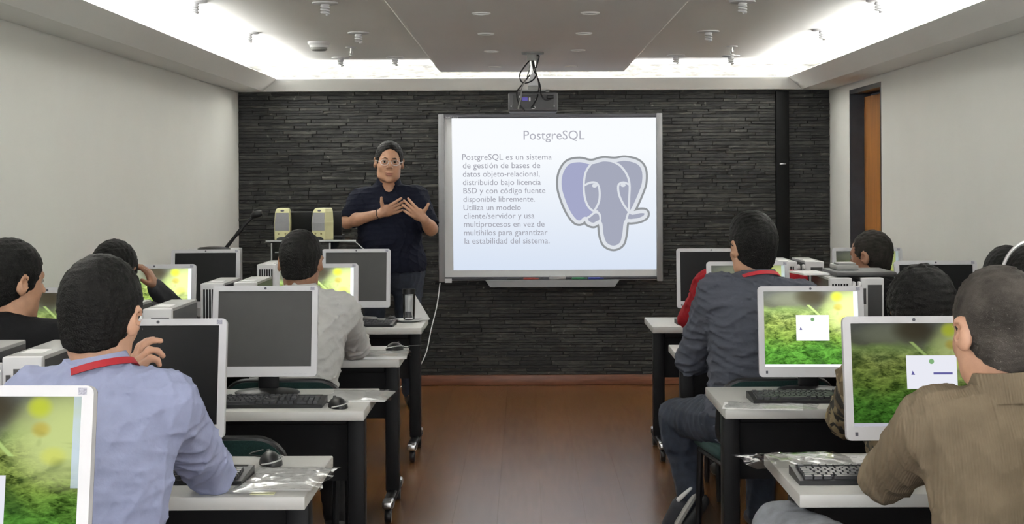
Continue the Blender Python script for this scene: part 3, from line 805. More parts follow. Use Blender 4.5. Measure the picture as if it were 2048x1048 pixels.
# row nearest the camera: desks that carry the two cut-off monitors
for sd, lb in (('L', 'pale desk under the mossy monitor in the bottom corner'), ('R', 'pale desk under the monitor cut by the photo edge')):
    d = copy_tree(desk0)
    d.location = ((XLE - DW / 2) if sd == 'L' else (XRE + DW / 2), 2.36 + DD / 2, 0)
    tag(d, lb, 'desk', 'rolling desks either side of the aisle')

# ------------------------------------------------------------------ computer towers
def make_tower(kind):
    r = empty('computer_tower')
    w, dp, hh = 0.10, 0.40, 0.345
    c = MB().box((0, 0.02 + dp / 2, hh / 2 + 0.002), (w - 0.004, dp, hh - 0.004), bev=0.003).build('case', M_case, r)
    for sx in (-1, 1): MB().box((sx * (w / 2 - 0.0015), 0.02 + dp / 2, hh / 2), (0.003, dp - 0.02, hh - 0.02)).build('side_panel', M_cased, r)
    MB().box((0, 0.010, hh / 2), (w, 0.024, hh), bev=0.005).build('front_bezel', M_white, r)
    sx = 1 if kind == 'A' else -1
    MB().box((sx * (w / 2 + 0.007), 0.006, hh / 2), (0.018, 0.03, hh - 0.03), bev=0.008, seg=3).build('power_column', M_white, r)
    pb = MB().lathe([(0.0, 0.0), (0.009, 0.0), (0.008, 0.004), (0.0, 0.006)], 12, Matrix.Translation((sx * (w / 2 + 0.007), -0.008, hh - 0.035)) @ Matrix.Rotation(R(90), 4, 'X'))
    pb.build('power_button', M_silver, r)
    if kind == 'A':
        for k in range(6):
            MB().box((-0.034 + 0.0125 * k, -0.0022, hh - 0.135), (0.0075, 0.003, 0.22)).build('vent_slot', M_black, r)
        MB().box((0, -0.0022, 0.06), (0.075, 0.003, 0.04)).build('drive_bay', M_cased, r)
    else:
        MB().box((0.010, -0.0022, hh - 0.115), (0.062, 0.003, 0.17)).build('drive_bay', M_cased, r)
        MB().box((-0.034, -0.0022, hh - 0.08), (0.012, 0.003, 0.07)).build('card_slot', M_cased, r)
        for k in range(6):
            MB().box((-0.034 + 0.0135 * k, -0.0022, 0.075), (0.0075, 0.003, 0.09)).build('vent_slot', M_black, r)
    MB().box((-0.005, 0.13, hh + 0.0005), (0.055, 0.09, 0.001)).build('sticker', M_paper, r)
    return r
TA, TB = make_tower('A'), make_tower('B')
for t in (TA, TB): t.location = (0, 0, 0)
TOW = [('A', -1.425, 3.86, 'computer tower with vented front at the photo edge, beside its twin'),
       ('B', -1.252, 3.86, 'computer tower with white sticker on top, beside the pale blue shoulder'),
       ('A', -1.425, 5.30, 'computer tower with vented front hidden behind the head of the blue-shirted man'),
       ('B', -1.256, 5.30, 'computer tower with dark drive bay behind the blue-shirted man and the dark monitor'),
       ('A', -1.330, 6.60, 'computer tower with tall vented front beside the large grey monitor'),
       ('B', -1.200, 6.66, 'computer tower behind the top edge of the large grey monitor'),
       ('A', -1.348, 8.10, 'vented computer tower left of the off-white collar'),
       ('B', -1.210, 8.14, 'computer tower hidden behind the man in the off-white shirt'),
       ('A', 1.383, 6.78, 'vented computer tower under the black tray'),
       ('B', 1.522, 6.78, 'computer tower with tall dark drive bay under the black tray'),
       ('A', 1.383, 8.14, 'vented computer tower behind the slate grey shoulder'),
       ('B', 1.524, 8.14, 'computer tower with drive bay left of the man in the black jacket'),
       ('A', 1.383, 5.28, 'vented computer tower hidden behind bushy black hair'),
       ('B', 1.524, 5.28, 'computer tower between bushy black hair and grey cropped hair')]
ua = {'A': False, 'B': False}
for k, X, Y, lb in TOW:
    src = TA if k == 'A' else TB
    o = copy_tree(src) if ua[k] else src
    ua[k] = True
    o.location = (X, Y, DH); tag(o, lb, 'computer', 'computer towers between the monitors')

# ------------------------------------------------------------------ keyboards and mice
U = 0.0187
def key_layout():
    ks = []
    def row(z, xs): ks.extend((x, z, w) for x, w in xs)
    ky = [0.122, 0.095, 0.0763, 0.0576, 0.0389, 0.0202]
    row(ky[0], [(0.5, 1)] + [(2.5 + i + 0.5 * (i // 4), 1) for i in range(12)] + [(15.75 + i, 1) for i in range(3)])
    row(ky[1], [(0.5 + i, 1) for i in range(13)] + [(14.0, 2)] + [(15.75 + i, 1) for i in range(3)] + [(19.25 + i, 1) for i in range(4)])
    row(ky[2], [(0.75, 1.5)] + [(2.0 + i, 1) for i in range(12)] + [(14.25, 1.5)] + [(15.75 + i, 1) for i in range(3)] + [(19.25 + i, 1) for i in range(4)])
    row(ky[3], [(0.9, 1.75)] + [(2.25 + i, 1) for i in range(11)] + [(13.9, 2.2)] + [(19.25 + i, 1) for i in range(4)])
    row(ky[4], [(1.1, 2.2)] + [(2.75 + i, 1) for i in range(10)] + [(13.6, 2.7)] + [(16.75, 1)] + [(19.25 + i, 1) for i in range(4)])
    row(ky[5], [(0.6, 1.25), (1.9, 1.25), (3.2, 1.25), (6.9, 6.0), (10.6, 1.25), (11.9, 1.25), (13.2, 1.25), (14.4, 1.1)] + [(15.75 + i, 1) for i in range(3)] + [(19.75, 2), (21.25, 1), (22.25, 1)])
    return [((x - 11.4) * U, y - 0.005, w) for x, y, w in ks]
KW, KD = 0.455, 0.162
_km = {}
def make_keyboard(single=True, pale=False):
    r = empty('keyboard')
    MB().prism([(-KD / 2, 0), (KD / 2, 0), (KD / 2, 0.024), (KD / 2 - 0.03, 0.024), (-KD / 2, 0.012)], -KW / 2, KW / 2,
               Matrix(((0, 0, 1, 0), (1, 0, 0, 0), (0, 1, 0, 0), (0, 0, 0, 1)))).build('keyboard_base', M_bpl, r)
    mb = MB()
    for x, y, w in key_layout():
        yy = y - KD / 2 + 0.008
        zz = 0.012 + (yy + KD / 2) / (KD - 0.03) * 0.012 if yy < KD / 2 - 0.03 else 0.024
        if single:
            if w not in _km:
                o = MB().box((0, 0, 0.0045), (w * U - 0.0022, 0.0168, 0.009), taper=0.82).build('key', M_key, r)
                _km[w] = o.data
            else:
                o = bpy.data.objects.new('key', _km[w]); COL.objects.link(o); o.parent = r
            o.location = (x, yy, zz - 0.001); o.rotation_euler = (R(5), 0, 0)
        else:
            mb.box((x, yy, zz + 0.0035), (w * U - 0.0022, 0.0168, 0.009), taper=0.82)
    if not single: tag(mb.build('keys', M_silver if pale else M_key, r), kind='stuff')
    MB().box((0.0, KD / 2 - 0.012, 0.0245), (KW - 0.03, 0.016, 0.003), bev=0.001).build('status_strip', M_silver if pale else M_bpl, r)
    return r
kb = make_keyboard()
kbs = [(-0.925, 5.40, 0, 'black keyboard in full view below the large grey monitor'),
       (-0.952, 4.06, R(-2), 'black keyboard mostly hidden by the pale blue elbow'),
       (1.018, 5.455, R(1), 'black keyboard below the brightest mossy monitor'),
       (0.925, 4.02, R(0), 'black keyboard under the tan corduroy sleeve')]
for i, (X, Y, a, lb) in enumerate(kbs):
    o = kb if i == 0 else copy_tree(kb)
    o.location = (X, Y, DH); o.rotation_euler = (0, 0, a); tag(o, lb, 'keyboard', 'keyboards on the desks')
for X, Y, a, lb, pale in ((-0.925, 8.34, R(-3), 'black keyboard beside the saucer on the far desk', False),
                    (1.045, 8.36, R(3), 'black keyboard with glinting keys right of the whiteboard', True)):
    o = make_keyboard(False, pale); o.location = (X, Y, DH); o.rotation_euler = (0, 0, a); tag(o, lb, 'keyboard', 'keyboards on the desks')

def make_mouse():
    r = empty('mouse')
    mb = MB(); vs = []; fs = []
    NU, NV = 14, 20
    for j in range(NU + 1):
        t = j / NU * math.pi / 2
        for i in range(NV):
            a = 2 * math.pi * i / NV
            cx, cy = math.cos(a) * math.cos(t), math.sin(a) * math.cos(t)
            wx = 0.031 * (1 - 0.12 * cy)
            vs.append((cx * wx, cy * 0.056, 0.001 + 0.036 * math.sin(t) * (1 - 0.25 * cy * abs(cy))))
    for j in range(NU):
        for i in range(NV):
            k = (i + 1) % NV; fs.append((j * NV + i, j * NV + k, (j + 1) * NV + k, (j + 1) * NV + i))
    fs.append(tuple(range(NV - 1, -1, -1)))
    mb.add(vs, fs, True).build('shell', M_bpl, r)
    MB().tube([(0.0325 * (1 - 0.12 * s) * math.cos(t), 0.058 * s, 0.012 + 0.010 * math.sin(t + 2)) for t in [R(a) for a in range(-150, 151, 15)] for s in (math.sin(t),)], 0.0022, 6).build('side_strip', M_silver, r)
    MB().lathe([(0.0, -0.004), (0.009, -0.004), (0.009, 0.004), (0.0, 0.004)], 12, Matrix.Translation((0, 0.03, 0.028)) @ Matrix.Rotation(R(90), 4, 'Y')).build('scroll_wheel', M_cased, r)
    MB().tube(spline([(0, 0.055, 0.008), (0.01, 0.10, 0.003), (-0.03, 0.16, 0.003), (0.02, 0.22, 0.003)], 6), 0.0022, 6).build('cable', M_bpl, r)
    return r
ms = make_mouse()
for i, (p, Y, a, lb) in enumerate((((541, 925), 4.27, R(20), 'black mouse with silver strip beyond the bagged papers'), ((675, 808), 5.335, R(25), 'black mouse beside the full keyboard'),
                           ((790, 694), 7.13, R(-30), 'black mouse with silver arc behind the folder at the off-white sleeve'), ((783, 642), 8.50, R(-25), 'black mouse beside the saucer on the far desk'))):
    o = ms if i == 0 else copy_tree(ms)
    X = at(p[0], p[1], Y).x
    o.location = (X, Y, DH); o.rotation_euler = (0, 0, a); tag(o, lb, 'mouse', 'computer mice on the desks')

# ------------------------------------------------------------------ papers and bags
def sheet(name, label, cat, cx, cy, w, d, yaw, m, thick=0.004, z=DH, group=None):
    o = MB().box((0, 0, thick / 2), (w, d, thick)).build(name, m)
    o.location = (cx, cy, z); o.rotation_euler = (0, 0, yaw); tag(o, label, cat, group)
    return o
def film(name, label, cx, cy, w, d, yaw, hgt=0.012, z=DH, seed=1, droop=None):
    r2 = random.Random(seed); n, m = 18, 14
    ph = [(r2.uniform(20, 75), r2.uniform(20, 75), r2.uniform(0, 6)) for _ in range(6)]
    vs = []; fs = []
    for layer in (1,):
        for j in range(m + 1):
            for i in range(n + 1):
                x = (i / n - 0.5) * w; y = (j / m - 0.5) * d
                e = min(i, n - i, j, m - j) / 3.0
                k = sum(abs(math.sin(a * x + b * y + c)) for a, b, c in ph) / 6
                zz = 0.001 + (hgt * (0.25 + k) if layer else 0.0) * (0.35 + 0.65 * min(1, e))
                vs.append((x + 0.006 * math.sin(40 * y), y + 0.006 * math.sin(35 * x), zz))
        b0 = 0
        for j in range(m):
            for i in range(n):
                q = (b0 + j * (n + 1) + i, b0 + j * (n + 1) + i + 1, b0 + (j + 1) * (n + 1) + i + 1, b0 + (j + 1) * (n + 1) + i)
                fs.append(q if layer else q[::-1])
    o = MB().add(vs, fs, True).build(name, M_bag)
    o.location = (cx, cy, z); o.rotation_euler = (0, 0, yaw); tag(o, label, 'bag')
    return o
M_yel = mat('pale_yellow_card', (0.66, 0.66, 0.42), 0.7)
sheet('paper_stack', 'printed white sheets inside clear film on the nearest left desk', 'paper', -0.628, 4.05, 0.19, 0.28, R(-3), M_print, 0.003)
film('plastic_bag', 'crinkled clear bag around printed sheets, overhanging the nearest left desk', -0.622, 4.02, 0.225, 0.35, R(-3), 0.010, DH + 0.0031, 3)
sheet('paper_slip', 'pale yellow slip under the clear bag by the mouse', 'paper', -0.655, 3.868, 0.06, 0.028, R(-3), M_yel, 0.002, DH)
sheet('paper_stack', 'white papers hanging over the aisle end beside the full keyboard', 'paper', -0.598, 5.60, 0.225, 0.25, R(-4), M_paper, 0.004)
film('plastic_bag', 'clear sleeve around the papers beside the full keyboard', -0.588, 5.60, 0.24, 0.27, R(-4), 0.006, DH + 0.0041, 5)
sheet('paper_folder', 'white folder at the elbow of the off-white shirt', 'paper', -0.618, 6.89, 0.19, 0.24, R(3), M_paper, 0.010)
film('plastic_bag', 'clear sleeve over the white folder at the off-white elbow', -0.612, 6.89, 0.205, 0.26, R(3), 0.008, DH + 0.0101, 6)
sheet('printed_form', 'printed white form below the brightest mossy monitor', 'paper', 0.815, 5.31, 0.27, 0.15, R(-10), M_print, 0.002)
film('plastic_bag', 'clear sleeve under the elbow end of the printed form', 0.845, 5.303, 0.31, 0.14, R(-8), 0.007, DH + 0.0021, 8)
sheet('paper_stack', 'white papers behind the keyboard under the tan sleeve', 'paper', 0.865, 4.24, 0.25, 0.20, R(6), M_print, 0.003)
film('plastic_bag', 'crumpled clear bag overhanging the aisle end of the corduroy man\'s desk', 0.745, 4.245, 0.30, 0.22, R(8), 0.016, DH + 0.0031, 9)
# tray and papers on the towers
tz = DH + 0.347
o = MB().box((0, 0, 0.011), (0.27, 0.33, 0.022), bev=0.009).build('black_tray', M_cased); o.location = (1.505, 6.98, tz); tag(o, 'flat black tray laid across two computer towers', 'tray')
o = MB().box((0, 0, 0.012), (0.10, 0.16, 0.024), bev=0.006).box((0, -0.02, 0.028), (0.08, 0.10, 0.010), bev=0.003).build('small_device', M_case); o.location = (1.447, 7.02, tz + 0.022); tag(o, 'small grey device on the black tray', 'device')
sheet('paper_stack', 'white papers jutting from under the black tray over the towers', 'paper', 1.30, 7.06, 0.13, 0.22, R(8), M_paper, 0.008, tz)

# ------------------------------------------------------------------ glass, saucer, card on the far desk
gl = empty('drinking_glass', (at(818, 640, 8.57).x, 8.57, DH + 0.012))
tag(gl, 'tall glass with a dark rim and white napkin inside, on a saucer', 'glass')
MB().lathe([(0.0, 0.0), (0.030, 0.0), (0.032, 0.004), (0.035, 0.15), (0.033, 0.15), (0.030, 0.012), (0.0, 0.012)], 24).build('glass_wall', M_glass, gl)
MB().lathe([(0.0355, 0.142), (0.0365, 0.142), (0.0365, 0.168), (0.033, 0.168), (0.033, 0.142), (0.0355, 0.142)], 24).build('rim_band', M_bpl, gl)
MB().lathe([(0.0, 0.045), (0.0302, 0.045), (0.0312, 0.09), (0.0322, 0.135), (0.0, 0.135)], 18).build('napkin', M_paper, gl)
o = MB().lathe([(0.0, 0.0), (0.045, 0.0), (0.078, 0.010), (0.080, 0.013), (0.044, 0.006), (0.0, 0.011)], 28).build('saucer', M_white); o.location = (gl.location.x - 0.005, 8.57, DH); tag(o, 'white saucer under the tall glass', 'saucer')
cd = MB().prism([(-0.01, 0), (0.085, 0), (0.0, 0.14), (-0.03, 0.14)], -0.055, -0.052, Matrix.Translation((0, 0, 0)) @ Matrix.Rotation(R(90), 4, 'X') @ Matrix.Rotation(R(0), 4, 'Y'))
cd.prism([(-0.01, 0), (0.085, 0), (0.0, 0.14), (-0.03, 0.14)], -0.002, 0.001, Matrix.Rotation(R(90 + 0), 4, 'X') @ Matrix.Translation((0, 0, -0.10)))
cd = cd.build('tent_card', M_paper); cd.location = (gl.location.x + 0.022, 8.62, DH); tag(cd, 'folded white card standing behind the tall glass', 'card')

# ------------------------------------------------------------------ lectern, speakers, laptop, microphone, cabinet
LX, LY, LZ = at(632, 480, 9.5).x, 9.5, 1.148
lec = empty('lectern', (LX, LY, 0)); tag(lec, 'clear acrylic lectern carrying two cream speakers', 'lectern')
LWd, LDp = 0.54, 0.46
def slab(name, c, d, edges=True):
    o = MB().box(c, d).build(name, M_acryl, lec)
    return o
slab('top_panel', (0, 0, LZ - 0.006), (LWd, LDp, 0.012))
slab('side_panel', (-LWd / 2 + 0.03, 0.0, LZ / 2), (0.012, LDp - 0.06, LZ - 0.03)); slab('side_panel', (LWd / 2 - 0.16, 0.0, LZ / 2), (0.012, LDp - 0.06, LZ - 0.03))
slab('front_panel', (-0.07, -LDp / 2 + 0.035, LZ / 2), (LWd - 0.2, 0.010, LZ - 0.04))
slab('shelf', (-0.06, 0.0, LZ - 0.075), (LWd - 0.2, LDp - 0.07, 0.010))
MB().prism([(LWd / 2 - 0.02, LZ), (LWd / 2 + 0.045, LZ - 0.055), (LWd / 2 + 0.045, LZ - 0.07), (LWd / 2 - 0.16, LZ - 0.07)], -0.20, -0.19, Matrix.Rotation(R(90), 4, 'X') @ Matrix.Translation((0, 0, 0.39))).build('bracket', M_acryl, lec)
eb = MB()
eb.box((0, -LDp / 2 - 0.0015, LZ - 0.006), (LWd, 0.003, 0.010)); eb.box((-LWd / 2 + 0.03, -LDp / 2 + 0.028, LZ / 2), (0.008, 0.003, LZ - 0.04)); eb.box((LWd / 2 - 0.16, -LDp / 2 + 0.028, LZ / 2), (0.010, 0.003, LZ - 0.04))
eb.box((-0.05, -LDp / 2 + 0.032, LZ - 0.075), (LWd - 0.2, 0.003, 0.007))
eb.tube([(LWd / 2 - 0.02, -LDp / 2 + 0.03, LZ - 0.002), (LWd / 2 + 0.045, -LDp / 2 + 0.03, LZ - 0.06), (LWd / 2 + 0.045, -LDp / 2 + 0.03, LZ - 0.07), (LWd / 2 - 0.15, -LDp / 2 + 0.03, LZ - 0.07)], 0.003, 6)
tag(eb.build('polished_edge', M_acedge, lec), 'pale polished edges of the acrylic')
MB().box((-0.05, 0, 0.012), (LWd - 0.06, LDp, 0.024), bev=0.005).build('base', M_acryl, lec)

def make_speaker():
    r = empty('speaker')
    vs = []; fs = []
    prof = [(0.0, 0.046, 0.0), (0.02, 0.046, -0.002), (0.10, 0.047, -0.004), (0.165, 0.043, 0.006), (0.182, 0.038, 0.016), (0.188, 0.030, 0.026)]
    n = 0
    for z, hw, fy in prof:
        vs += [(-hw, -0.05 + fy, z), (hw, -0.05 + fy, z), (hw * 0.86, 0.055, z), (-hw * 0.86, 0.055, z)]
    for j in range(len(prof) - 1):
        for i in range(4):
            k = (i + 1) % 4; fs.append((4 * j + i, 4 * j + k, 4 * j + 4 + k, 4 * j + 4 + i))
    fs += [(3, 2, 1, 0), tuple(4 * (len(prof) - 1) + i for i in range(4))]
    MB().add(vs, fs).build('cabinet', M_cream, r)
    g = MB(); gv = []
    for z, hw, fy in ((0.052, 0.043, -0.003), (0.10, 0.0435, -0.0045), (0.160, 0.039, 0.005)):
        gv += [(-hw, -0.0525 + fy, z), (hw, -0.0525 + fy, z), (hw, -0.048 + fy, z), (-hw, -0.048 + fy, z)]
    gf = []
    for j in range(2):
        for i in range(4):
            k = (i + 1) % 4; gf.append((4 * j + i, 4 * j + k, 4 * j + 4 + k, 4 * j + 4 + i))
    gf += [(3, 2, 1, 0), (8, 9, 10, 11)]
    g.add(gv, gf).build('grille', M_grille, r)
    for sx in (-1, 1):
        MB().lathe([(0.0, 0), (0.006, 0), (0.005, 0.006), (0, 0.007)], 10, Matrix.Translation((sx * 0.02, -0.0515, 0.034)) @ Matrix.Rotation(R(90), 4, 'X')).build('knob', mat('brownish_knob', (0.3, 0.26, 0.12), 0.5), r)
    MB().prism([(0.034 * math.cos(a), 0.016 * math.sin(a)) for a in [R(k) for k in range(0, 181, 15)]], 0, 0.003, Matrix.Translation((0, -0.050, 0.0)) @ Matrix.Rotation(R(90), 4, 'X')).build('foot_recess', M_cased, r)
    MB().lathe([(0.0, 0), (0.012, 0), (0.012, 0.001), (0, 0.001)], 12, Matrix.Translation((0, -0.042, 0.172)) @ Matrix.Rotation(R(60), 4, 'X'), sy=0.5).build('badge', M_mark, r)
    return r
s1 = make_speaker(); s1.location = (at(567, 470, 9.40).x, 9.40, LZ); tag(s1, 'cream speaker standing left on the lectern, two knobs', 'speaker', 'cream speakers on the lectern')
s2 = copy_tree(s1); s2.location = (at(646, 470, 9.40).x, 9.40, LZ); s2.rotation_euler = (0, 0, R(-24)); tag(s2, 'cream speaker turned aside, nearer the presenter', 'speaker', 'cream speakers on the lectern')

lap = empty('laptop', (at(634, 465, 9.62).x, 9.62, LZ)); tag(lap, 'open black laptop between and behind the cream speakers', 'laptop')
MB().box((0, 0.0, 0.010), (0.33, 0.14, 0.018), bev=0.004).build('laptop_base', M_bpl, lap)
Ml = Matrix.Translation((0, -0.075, 0.018)) @ Matrix.Rotation(R(14), 4, 'X')
MB().box((0, 0, 0.075), (0.33, 0.012, 0.15), Ml, bev=0.004).build('lid', M_bpl, lap)
MB().box((0.03, -0.0068, 0.115), (0.09, 0.001, 0.008), Ml).build('lid_strip', M_silver, lap)
MB().box((0, 0.0065, 0.075), (0.30, 0.001, 0.12), Ml).build('laptop_screen', M_off, lap)

cab = empty('cabinet', (-1.885, 9.36, 0)); tag(cab, 'plain white cabinet under the desk microphone by the left wall', 'cabinet')
CZ = at(430, 499, 9.3).z
MB().box((0, 0, CZ / 2), (0.30, 0.36, CZ), bev=0.006).build('cabinet_body', M_white, cab)
MB().box((0, -0.184, CZ / 2), (0.27, 0.012, CZ - 0.06), bev=0.003).build('cabinet_door', M_white, cab)
MB().box((0.1, -0.197, CZ - 0.25), (0.012, 0.014, 0.10), bev=0.004).build('handle', M_steel, cab)
mic = empty('desk_microphone', (at(428, 499, 9.3).x, 9.3, CZ)); tag(mic, 'black desk microphone with a slanted arm by the left wall', 'microphone')
MB().lathe([(0.0, 0), (0.098, 0), (0.10, 0.005), (0.085, 0.014), (0.03, 0.018), (0.0, 0.018)], 24, sy=0.6).build('mic_base', M_bpl, mic)
def ml(px, py): p = at(px, py, 9.3); return (p.x - mic.location.x, 0, p.z - mic.location.z)
MB().tube([ml(452, 496), ml(470, 473), ml(490, 449), ml(508, 432)], [0.011, 0.010, 0.009, 0.009], 10).tube([ml(474, 469), ml(484, 457)], 0.013, 10).build('mic_arm', M_bpl, mic)
MB().tube([ml(503, 434), ml(508, 430), ml(518, 427), ml(524, 426)], [0.013, 0.021, 0.022, 0.014], 12).build('mic_head', M_bpl, mic)

# white cable from the board to the floor
pts = [at(880, 566, 11.25), at(874, 610, 11.2), at(862, 660, 11.0), at(850, 712, 10.8), at(820, 762, 10.75), at(800, 775, 10.7)]
pts = [tuple(p) for p in pts]
pts.append((at(760, 800, 10.6).x, 10.55, 0.006))
o = MB().tube(spline(pts, 8), 0.004, 8).build('white_cable', M_white); tag(o, 'thin white cable hanging from the corner of the whiteboard', 'cable')

# ------------------------------------------------------------------ projector
pj = empty('projector', (at(1066, 206, 9.17).x, 9.17, at(1066, 225, 9.17).z)); tag(pj, 'dark grey ceiling projector seen from its cable side', 'projector')
bw, bh, bd = 0.29, 0.112, 0.30
M_proj = mat('dark_grey_plastic', (0.085, 0.085, 0.09), 0.5, var=0.05)
MB().box((0, 0, bh / 2), (bw, bd, bh), bev=0.012, seg=3).build('projector_body', M_proj, pj)
MB().box((0, -bd / 2 - 0.001, bh / 2), (bw - 0.05, 0.006, bh - 0.03), bev=0.002).build('port_panel', M_cased, pj)
MB().box((-0.048, -bd / 2 - 0.008, 0.072), (0.036, 0.012, 0.022), bev=0.003).build('video_plug', mat('violet_plug', (0.12, 0.10, 0.55), 0.4), pj)
for k, (x, z, w, h) in enumerate(((-0.075, 0.085, 0.012, 0.012), (-0.02, 0.07, 0.010, 0.022), (0.015, 0.064, 0.008, 0.012), (-0.128, 0.03, 0.008, 0.008), (0.122, 0.03, 0.008, 0.008))):
    MB().box((x, -bd / 2 - 0.005, z), (w, 0.004, h), bev=0.0015).build('port', M_white, pj)
MB().lathe([(0.0, 0), (0.014, 0), (0.014, 0.004), (0.010, 0.004), (0.010, 0.001), (0, 0.001)], 16, Matrix.Translation((0.0, -bd / 2 - 0.003, 0.022)) @ Matrix.Rotation(R(90), 4, 'X'), sy=0.6).build('socket', M_white, pj)
MB().box((0.10, -bd / 2 - 0.012, 0.083), (0.04, 0.02, 0.020), bev=0.005).build('power_plug', M_bpl, pj)
MB().lathe([(0.0, 0), (0.035, 0), (0.035, 0.03), (0.028, 0.03), (0.028, 0.01), (0, 0.01)], 20, Matrix.Translation((-0.06, bd / 2 - 0.005, 0.055)) @ Matrix.Rotation(R(-90), 4, 'X')).build('lens', M_bpl, pj)
zt = ZP - pj.location.z
mnt = MB().box((0, 0, bh + 0.012), (0.19, 0.20, 0.012), bev=0.003).box((-0.085, 0, bh + 0.006), (0.02, 0.2, 0.02)).box((0.085, 0, bh + 0.006), (0.02, 0.2, 0.02)).box((0, 0, bh + 0.030), (0.06, 0.10, 0.03), bev=0.004)
mnt.build('mount_plate', M_case, pj)
MB().lathe([(0.0, zt - 0.012), (0.066, zt - 0.012), (0.066, zt), (0.0, zt)], 24).lathe([(0.0, zt - 0.05), (0.034, zt - 0.05), (0.036, zt - 0.012), (0.0, zt - 0.012)], 20).build('ceiling_flange', M_case, pj)
MB().tube([(0, 0, zt - 0.05), (0, 0, bh + 0.03)], 0.017, 14).build('mount_pole', M_steel, pj)
yb = zt - 0.14
MB().prism([(-0.034, 0), (0.034, 0), (0.024, 0.06), (0.012, 0.083), (-0.012, 0.083), (-0.024, 0.06)], 0, 0.006, Matrix.Translation((0.004, -0.03, bh + 0.035)) @ Matrix.Rotation(R(90), 4, 'X')).build('white_bracket', M_white, pj)
def pl(px, py, dy): p = at(px, py, 9.17 + dy); return (p.x - pj.location.x, dy, p.z - pj.location.z)
for pts, m_ in (([pl(1062, 118, 0), pl(1050, 132, -.05), pl(1040, 148, -.06), pl(1042, 162, -.06), pl(1052, 166, -.06), pl(1066, 160, -.06), pl(1074, 148, -.05)], M_bpl),
               ([pl(1064, 118, -.02), pl(1068, 142, -.05), pl(1074, 152, -.06), pl(1078, 172, -.08), pl(1074, 196, -.17), pl(1062, 216, -.18)], M_bpl),
               ([pl(1066, 118, -.02), pl(1072, 146, -.06), pl(1080, 170, -.1), pl(1082, 188, -.16), pl(1090, 199, -.17), pl(1102, 198, -.165)], M_bpl),
               ([pl(1070, 112, -.02), pl(1078, 112, -.03), pl(1075, 126, -.03), pl(1072, 136, -.03)], M_bpl),
               ([pl(1060, 130, -.04), pl(1054, 156, -.07), pl(1044, 174, -.12), pl(1042, 195, -.17), pl(1036, 218, -.17)], M_case),
               ([pl(1060, 150, -.06), pl(1044, 170, -.1), pl(1034, 184, -.15), pl(1036, 204, -.17), pl(1050, 222, -.17)], M_bpl)):
    MB().tube(spline(pts, 6), 0.0042, 7).build('cable', m_, pj)

# ------------------------------------------------------------------ ceiling fixtures
def make_bulb():
    r = empty('ceiling_lamp')
    MB().lathe([(0.0, 0), (0.062, 0), (0.062, -0.006), (0.052, -0.010), (0.030, -0.010), (0.0, -0.008)], 24).build('lamp_ring', M_white, r)
    sp = [(0.017 * math.cos(t), 0.017 * math.sin(t), -0.012 - 0.0022 * t) for t in [k * 0.45 for k in range(46)]]
    MB().lathe([(0.0, -0.008), (0.020, -0.008), (0.018, -0.02), (0.0, -0.02)], 14).tube(sp, 0.006, 6).build('spiral_tube', M_white, r)
    return r
b0 = make_bulb()
bulbs = [(650, 8), (717, 68), (681, 118), (790, 117), (388, 5), (497, 68), (1485, 5), (1417, 65), (1352, 113), (1645, 62), (1758, 3), (1462, 114)]
def ceil_pt(px, py, z):
    cx, cy = px - PX, PY - py
    u = math.sin(ROLL) * cx + math.cos(ROLL) * cy
    Y = (z - EYE) * F / u
    return Vector(((math.cos(ROLL) * cx - math.sin(ROLL) * cy) * Y / F, Y, z))
place = ['white spiral lamp nearest the dropped panel, left of it at the top edge', 'white spiral lamp between smoke alarm and dropped panel', 'white spiral lamp below the ceiling sprinkler left of the panel',
         'white spiral lamp in the glow beside the far left corner of the panel', 'white spiral lamp in the glow of the left cove at the top edge', 'white spiral lamp in the left cove glow, left of the smoke alarm',
         'white spiral lamp right of the dropped panel at the top edge', 'white spiral lamp right of the panel, nearer than the right sprinkler', 'white spiral lamp in the far glow just right of the panel corner',
         'white spiral lamp beside the right cove glow, middle of its row', 'white spiral lamp in the right cove glow at the top edge', 'white spiral lamp right behind the right sprinkler']
for i, (px, py) in enumerate(bulbs):
    o = b0 if i == 0 else copy_tree(b0)
    o.location = ceil_pt(px, py - 3, ZC); tag(o, place[i], 'lamp', 'spiral lamps in the ceiling')
r = empty('smoke_alarm', ceil_pt(638, 84, ZC)); tag(r, 'round cream smoke alarm on the ceiling', 'smoke alarm')
MB().lathe([(0.0, 0), (0.070, 0), (0.068, -0.012), (0.058, -0.02), (0.056, -0.034), (0.0, -0.034)], 28).build('alarm_body', M_cream if False else M_white, r)
MB().lathe([(0.0, -0.034), (0.048, -0.034), (0.050, -0.046), (0.040, -0.054), (0.0, -0.056)], 28).build('alarm_grille', M_case, r)
def sprinkler(px, py, lb):
    r = empty('sprinkler', ceil_pt(px, py - 3, ZC)); tag(r, lb, 'sprinkler', 'sprinklers in the ceiling')
    MB().lathe([(0.0, 0), (0.036, 0), (0.034, -0.006), (0.0, -0.008)], 20).build('escutcheon', M_white, r)
    MB().tube([(0, 0, -0.006), (0, 0, -0.04)], 0.006, 8).tube([(-0.01, 0, -0.03), (-0.008, 0, -0.045), (0, 0, -0.055)], 0.0025, 6).tube([(0.01, 0, -0.03), (0.008, 0, -0.045), (0, 0, -0.055)], 0.0025, 6).lathe([(0.0, -0.057), (0.016, -0.057), (0.016, -0.055), (0, -0.054)], 12).build('sprinkler_head', M_steel, r)
sprinkler(702, 97, 'small steel sprinkler left of the dropped panel'); sprinkler(1464, 95, 'small steel sprinkler right of the dropped panel')
